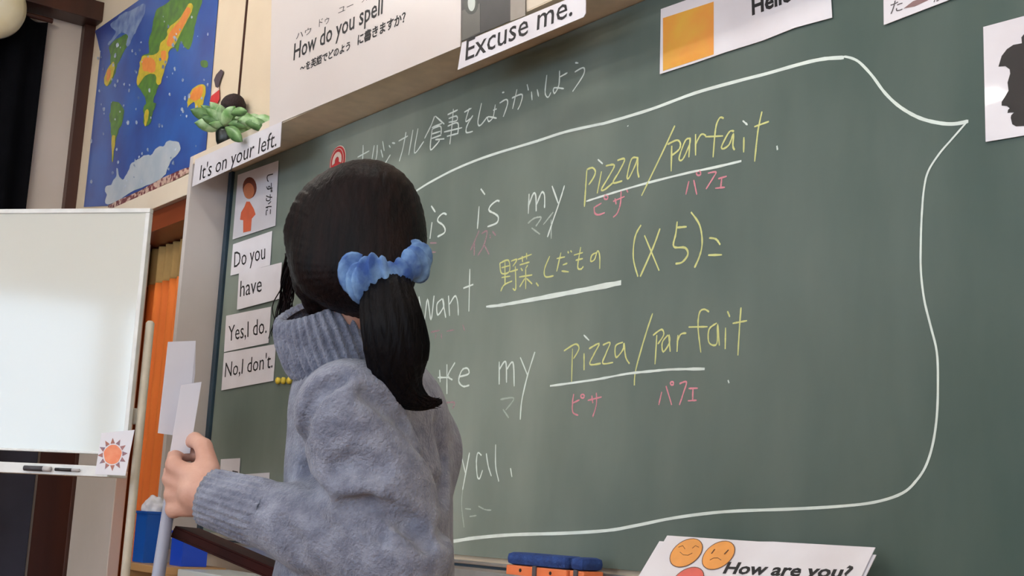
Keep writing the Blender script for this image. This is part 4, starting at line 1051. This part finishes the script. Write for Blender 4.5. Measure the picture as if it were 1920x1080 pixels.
# --- turtleneck collar: folded over, ribbed, leaning to the lower left
ct = at(656, 566, 1.760); cb = at(644, 668, 1.775)
ca = (ct-cb).normalized()
tl = (at(712, 556, 1.76)-at(556, 612, 1.76)).normalized()
ca = (ca - tl*ca.dot(tl)).normalized(); cB = ca.cross(tl).normalized()
rg = []
H_ = (ct-cb).length
for (tpos, ra, rb, am) in ((.96, .056, .052, 0), (1.04, .060, .056, .6), (1.05, .066, .062, 1), (.98, .0705, .066, 1), (.85, .075, .070, 1), (.65, .079, .073, 1), (.45, .0795, .076, 1), (.25, .080, .077, 1), (.1, .079, .076, 1), (.0, .077, .075, .8), (-.03, .068, .066, 0)):
    rg.append((cb+ca*H_*tpos, tl, cB, ra, rb, am))
ribbed('collar', rg, 40, .0034, sweater, M['knit'])
# inner neck of the sweater
W2 = None
# --- trousers and shoes
T = Field((-2.0, -1.5, .05), (-1.0, -.6, .96), .007)
T.ell(hips, (.105, .155, .115), ax_b, k=.05)
for s in (-1, 1):
    hp = hips + Lb*s*.075 - UP*.03; kn = Vector((gx, gy, .46)) + Lb*s*.085 + Fb*.02; an = Vector((gx, gy, .10)) + Lb*s*.085 - Fb*.01
    T.cap(hp, kn, .09, .068, k=.03); T.cap(kn, an, .066, .055, k=.03)
T.plane_cut((0, 0, .09), (0, 0, -1))
T.obj('trousers', M['trou'], root)
for an in footc:
    Sf = Field(tuple(an-Vector((.25, .25, .09))), tuple(an+Vector((.25, .25, .1))), .005)
    a2 = Vector((an.x, an.y, 0))
    Sf.cap(a2+UP*.04-Fb*.03, a2+UP*.035+Fb*.15, .042, .036, k=.02); Sf.cap(a2+UP*.05, a2+UP*.07, .045, .043, k=.02)
    Sf.plane_cut((0, 0, .002), (0, 0, -1)); Sf.obj('shoe', M['shoe'], root)

# --- hair
Hh = Field(tuple(HC-Vector((.22, .22, .24))), tuple(HC+Vector((.22, .22, .2))), .0036)
Hh.ell(hd(-.006, 0, .006), (.101, .094, .092), ax_h)
Hh.ell(hd(-.045, 0, -.034), (.062, .078, .072), ax_h, k=.03)
Hh.ell(hd(-.050, .02, -.075), (.035, .055, .040), ax_h, k=.03)
Hh.cap(hd(-.03, .05, -.055), at(705, 520, 1.66), .036, .030, k=.04)
for s in (-1, 1): Hh.cap(hd(.012, s*.070, .0), hd(.010, s*.066, -.075), .019, .012, k=.02)
# hair drawn back to the tie
Hh.cap(hd(-.07, 0, .03), at(722, 508, 1.655), .045, .030, k=.05)
Hh.ell(hd(.012, -.098, -.040), (.030, .026, .040), ax_h, k=.008, sub=True)
# clear the face
Hh.ell(hd(.105, 0, -.045), (.060, .058, .085), ax_h, k=.012, sub=True)
Hh.ell(hd(.055, 0, -.13), (.07, .062, .055), ax_h, k=.012, sub=True)
tie = at(722, 512, 1.655)
Hh.cap(at(606, 566, 1.745), at(700, 566, 1.725), .026, .028, k=.03)
tA = np.array(tie)
def strands(V):
    d = V - tA; ang = np.arctan2(d@np.array(RT), d[:, 2]+1e-6); r = np.linalg.norm(d, axis=1)
    a = .0004*np.sin(ang*62+3*np.sin(r*30)) + .0003*np.sin(ang*131+r*20)
    c = V-np.array(HC); c /= np.linalg.norm(c, axis=1)[:, None]+1e-6
    return V + c*a[:, None]
hair = Hh.obj('hair', M['hair'], root, strands, 1)
# ponytail
path = [(728,515,1.655),(726,540,1.625),(730,575,1.61),(736,610,1.60),(742,650,1.60),(745,690,1.605),(756,722,1.61),(776,744,1.615),(802,755,1.62),(832,752,1.625)]
rad = [.022, .031, .036, .039, .040, .036, .028, .018, .009, .0015]
Pp = [at(*p) for p in path]
def cr(P, i, t):
    p0, p1, p2, p3 = P[max(i-1, 0)], P[i], P[i+1], P[min(i+2, len(P)-1)]
    return .5*((2*p1)+(p2-p0)*t+(2*p0-5*p1+4*p2-p3)*t*t+(-p0+3*p1-3*p2+p3)*t**3)
vs = []; fs = []; SG = 96; NR = 0
for i in range(len(Pp)-1):
    for k in range(6):
        t = k/6; c = cr(Pp, i, t); r = rad[i]+(rad[i+1]-rad[i])*t
        tg = (cr(Pp, i, min(1, t+.1))-cr(Pp, i, max(0, t-.1))).normalized()
        s1 = (FW - tg*FW.dot(tg)).normalized(); s2 = tg.cross(s1)
        for q in range(SG):
            a = 2*math.pi*q/SG; tot = i+t
            rr_ = r*(1+.035*math.sin(17*a+tot*.5)+.03*math.sin(41*a-tot*.3)+.02*math.sin(7*a+tot*.9))
            vs.append(c + s1*math.cos(a)*rr_*.72 + s2*math.sin(a)*rr_)
        NR += 1
for i in range(NR-1):
    for q in range(SG): fs.append((i*SG+q, i*SG+(q+1) % SG, (i+1)*SG+(q+1) % SG, (i+1)*SG+q))
fs.append(list(range(SG))); fs.append([ (NR-1)*SG+q for q in range(SG)][::-1])
pt = link_mesh('ponytail', vs, fs, M['tail'], hair, True)
# loose strands: ends of the ponytail, wisps at the face, flyaways
rr = random.Random(5)
bm = bmesh.new()
def strand(pts, r=.0009, j=.004):
    P = [at(*p)+Vector((rr.uniform(-j, j), rr.uniform(-j, j), rr.uniform(-j, j))) for p in pts]
    Q = []
    for i in range(len(P)-1):
        for k in range(4): Q.append(cr(P, i, k/4))
    Q.append(P[-1]); tube(bm, Q, [r*(1-.7*i/len(Q)) for i in range(len(Q))], 5)
for k in range(70):
    o1 = rr.uniform(-26, 26); 
    strand([(735+o1, 660, 1.585), (745+o1*.8, 705, 1.59), (762+o1*.55, 735+abs(o1)*.1, 1.60), (790+o1*.4, 752+rr.uniform(-6, 8), 1.61), (815+rr.uniform(-14, 12), 752+rr.uniform(-6, 10), 1.62)], .0012)
for k in range(46):
    x = rr.uniform(536, 556)
    strand([(x+4, 480, 1.80), (x-6, 530, 1.81), (x-14+rr.uniform(-8, 6), 575, 1.82), (x-22+rr.uniform(-8, 10), 618+rr.uniform(-12, 14), 1.82)], .0013, .006)
from_bm('loose_hair', bm, M['hair'], hair, True)['kind'] = 'stuff'
# --- scrunchie
vs = []; fs = []; NU, NV = 160, 20
ta = (at(800, 478, 1.67)-at(650, 522, 1.62)); R1 = .0425
e1 = ta.normalized(); e3 = (at(728, 470, 1.70)-at(722, 512, 1.60)); e3 = (e3 - e1*e3.dot(e1)).normalized()   # minor axis of the ring, away and up
e2 = e1.cross(e3).normalized()
sc0 = at(728, 506, 1.642)
for u in range(NU):
    a = 2*math.pi*u/NU
    rd = e1*math.cos(a)*1.0 + e3*math.sin(a)*.55
    tr_ = .0150*(1.08+.09*math.sin(7*a+.5)+.10*math.sin(17*a+1)) + (.004 if math.cos(a) < -.2 else 0)
    cR = R1*(1+.05*math.sin(5*a+.6))
    for v in range(NV):
        b = 2*math.pi*v/NV; k = 1+.20*math.sin(23*a+2*math.sin(b))*(.5+.5*math.cos(b))
        vs.append(sc0 + rd*(cR+tr_*k*math.cos(b)) + e2*(tr_*k*1.25*math.sin(b)+.006*math.sin(5*a)))
for u in range(NU):
    for v in range(NV): fs.append((u*NV+v, ((u+1) % NU)*NV+v, ((u+1) % NU)*NV+(v+1) % NV, u*NV+(v+1) % NV))
sc = link_mesh('scrunchie', vs, fs, M['scr'], root, True); sc['label'] = 'blue scrunchie'

# ------------------------------------------------------------------ things in the hand
gripc = HP(.087, -.018, 0)
e = empty('pointer_rod', at(296, 1090, 1.70), 'grey pointer rod held upright in the hand', 'rod')
ra_, rb_ = at(327, 884, 1.745), at(296, 1085, 1.71)
bm = bmesh.new(); tube(bm, [rb_ + (rb_-ra_)*.7, rb_, ra_], [.0088, .0088, .0082], 20); from_bm('rod', bm, M['rod'], e, True)
bm = bmesh.new(); tube(bm, [ra_, ra_ + (ra_-rb_).normalized()*.012], [.0092, .006], 20); from_bm('tip', bm, M['ink'], e, True)
def sheet(name, label, px, d, j):
    e = empty(name, at(335, 840, d), label, 'paper', 'papers held in the hand')
    P = [at(x, y, d+dd_) for x, y, dd_ in px]
    n = (P[1]-P[0]).cross(P[2]-P[0]).normalized()
    if n.dot(Vector(CAM)-P[0]) < 0: n = -n
    slab('sheet', P, n, .0006, M['paper'], e); return e, n
e, n_ = sheet('paper_sheet', 'rear white paper held above the hand, tall and reaching furthest up', [(315,641,.01),(367,639,.03),(366,700,.03),(350,820,.02),(296,812,0)], 1.77, 0)
bm = bmesh.new()
for (x, y, l) in ((334,645,3), (350,646,8), (326,682,9), (330,700,5), (322,745,4), (352,651,4)):
    p = at(x, y, 1.7775)+n_*.012; q = at(x+l, y, 1.7775+.002)+n_*.012; bmesh.ops.create_vert(bm, co=p) if False else tube(bm, [p, q], .0007, 5)
bm.free()
e, n_ = sheet('paper_sheet', 'front white paper held above the hand, shorter and further right', [(340,722,.0),(378,716,.012),(372,752,.012),(356,850,0),(318,852,-.012)], 1.755, 0)
# dark red-brown folder under the forearm
e = empty('folder', at(450, 1050, 1.74), 'dark red-brown leather folder carried under the forearm', 'folder')
fa, fb_ = at(324, 996, 1.735), at(590, 1110, 1.70)
dr = (fb_-fa).normalized(); wv_ = (FW+UP*.0); wv_ = (wv_-dr*wv_.dot(dr)).normalized(); nn = dr.cross(wv_).normalized()
fm = Matrix(((dr.x, wv_.x, nn.x, fa.x), (dr.y, wv_.y, nn.y, fa.y), (dr.z, wv_.z, nn.z, fa.z), (0, 0, 0, 1)))
box('cover', (0, 0, -.008), ((fb_-fa).length, .10, -.005), M['maroon'], e, .001, fm)
box('cover', (0, 0, .005), ((fb_-fa).length, .10, .008), M['maroon'], e, .001, fm)
box('spine', (0, 0, -.0049), ((fb_-fa).length, .096, .0049), M['maroon'], e, 0, fm)
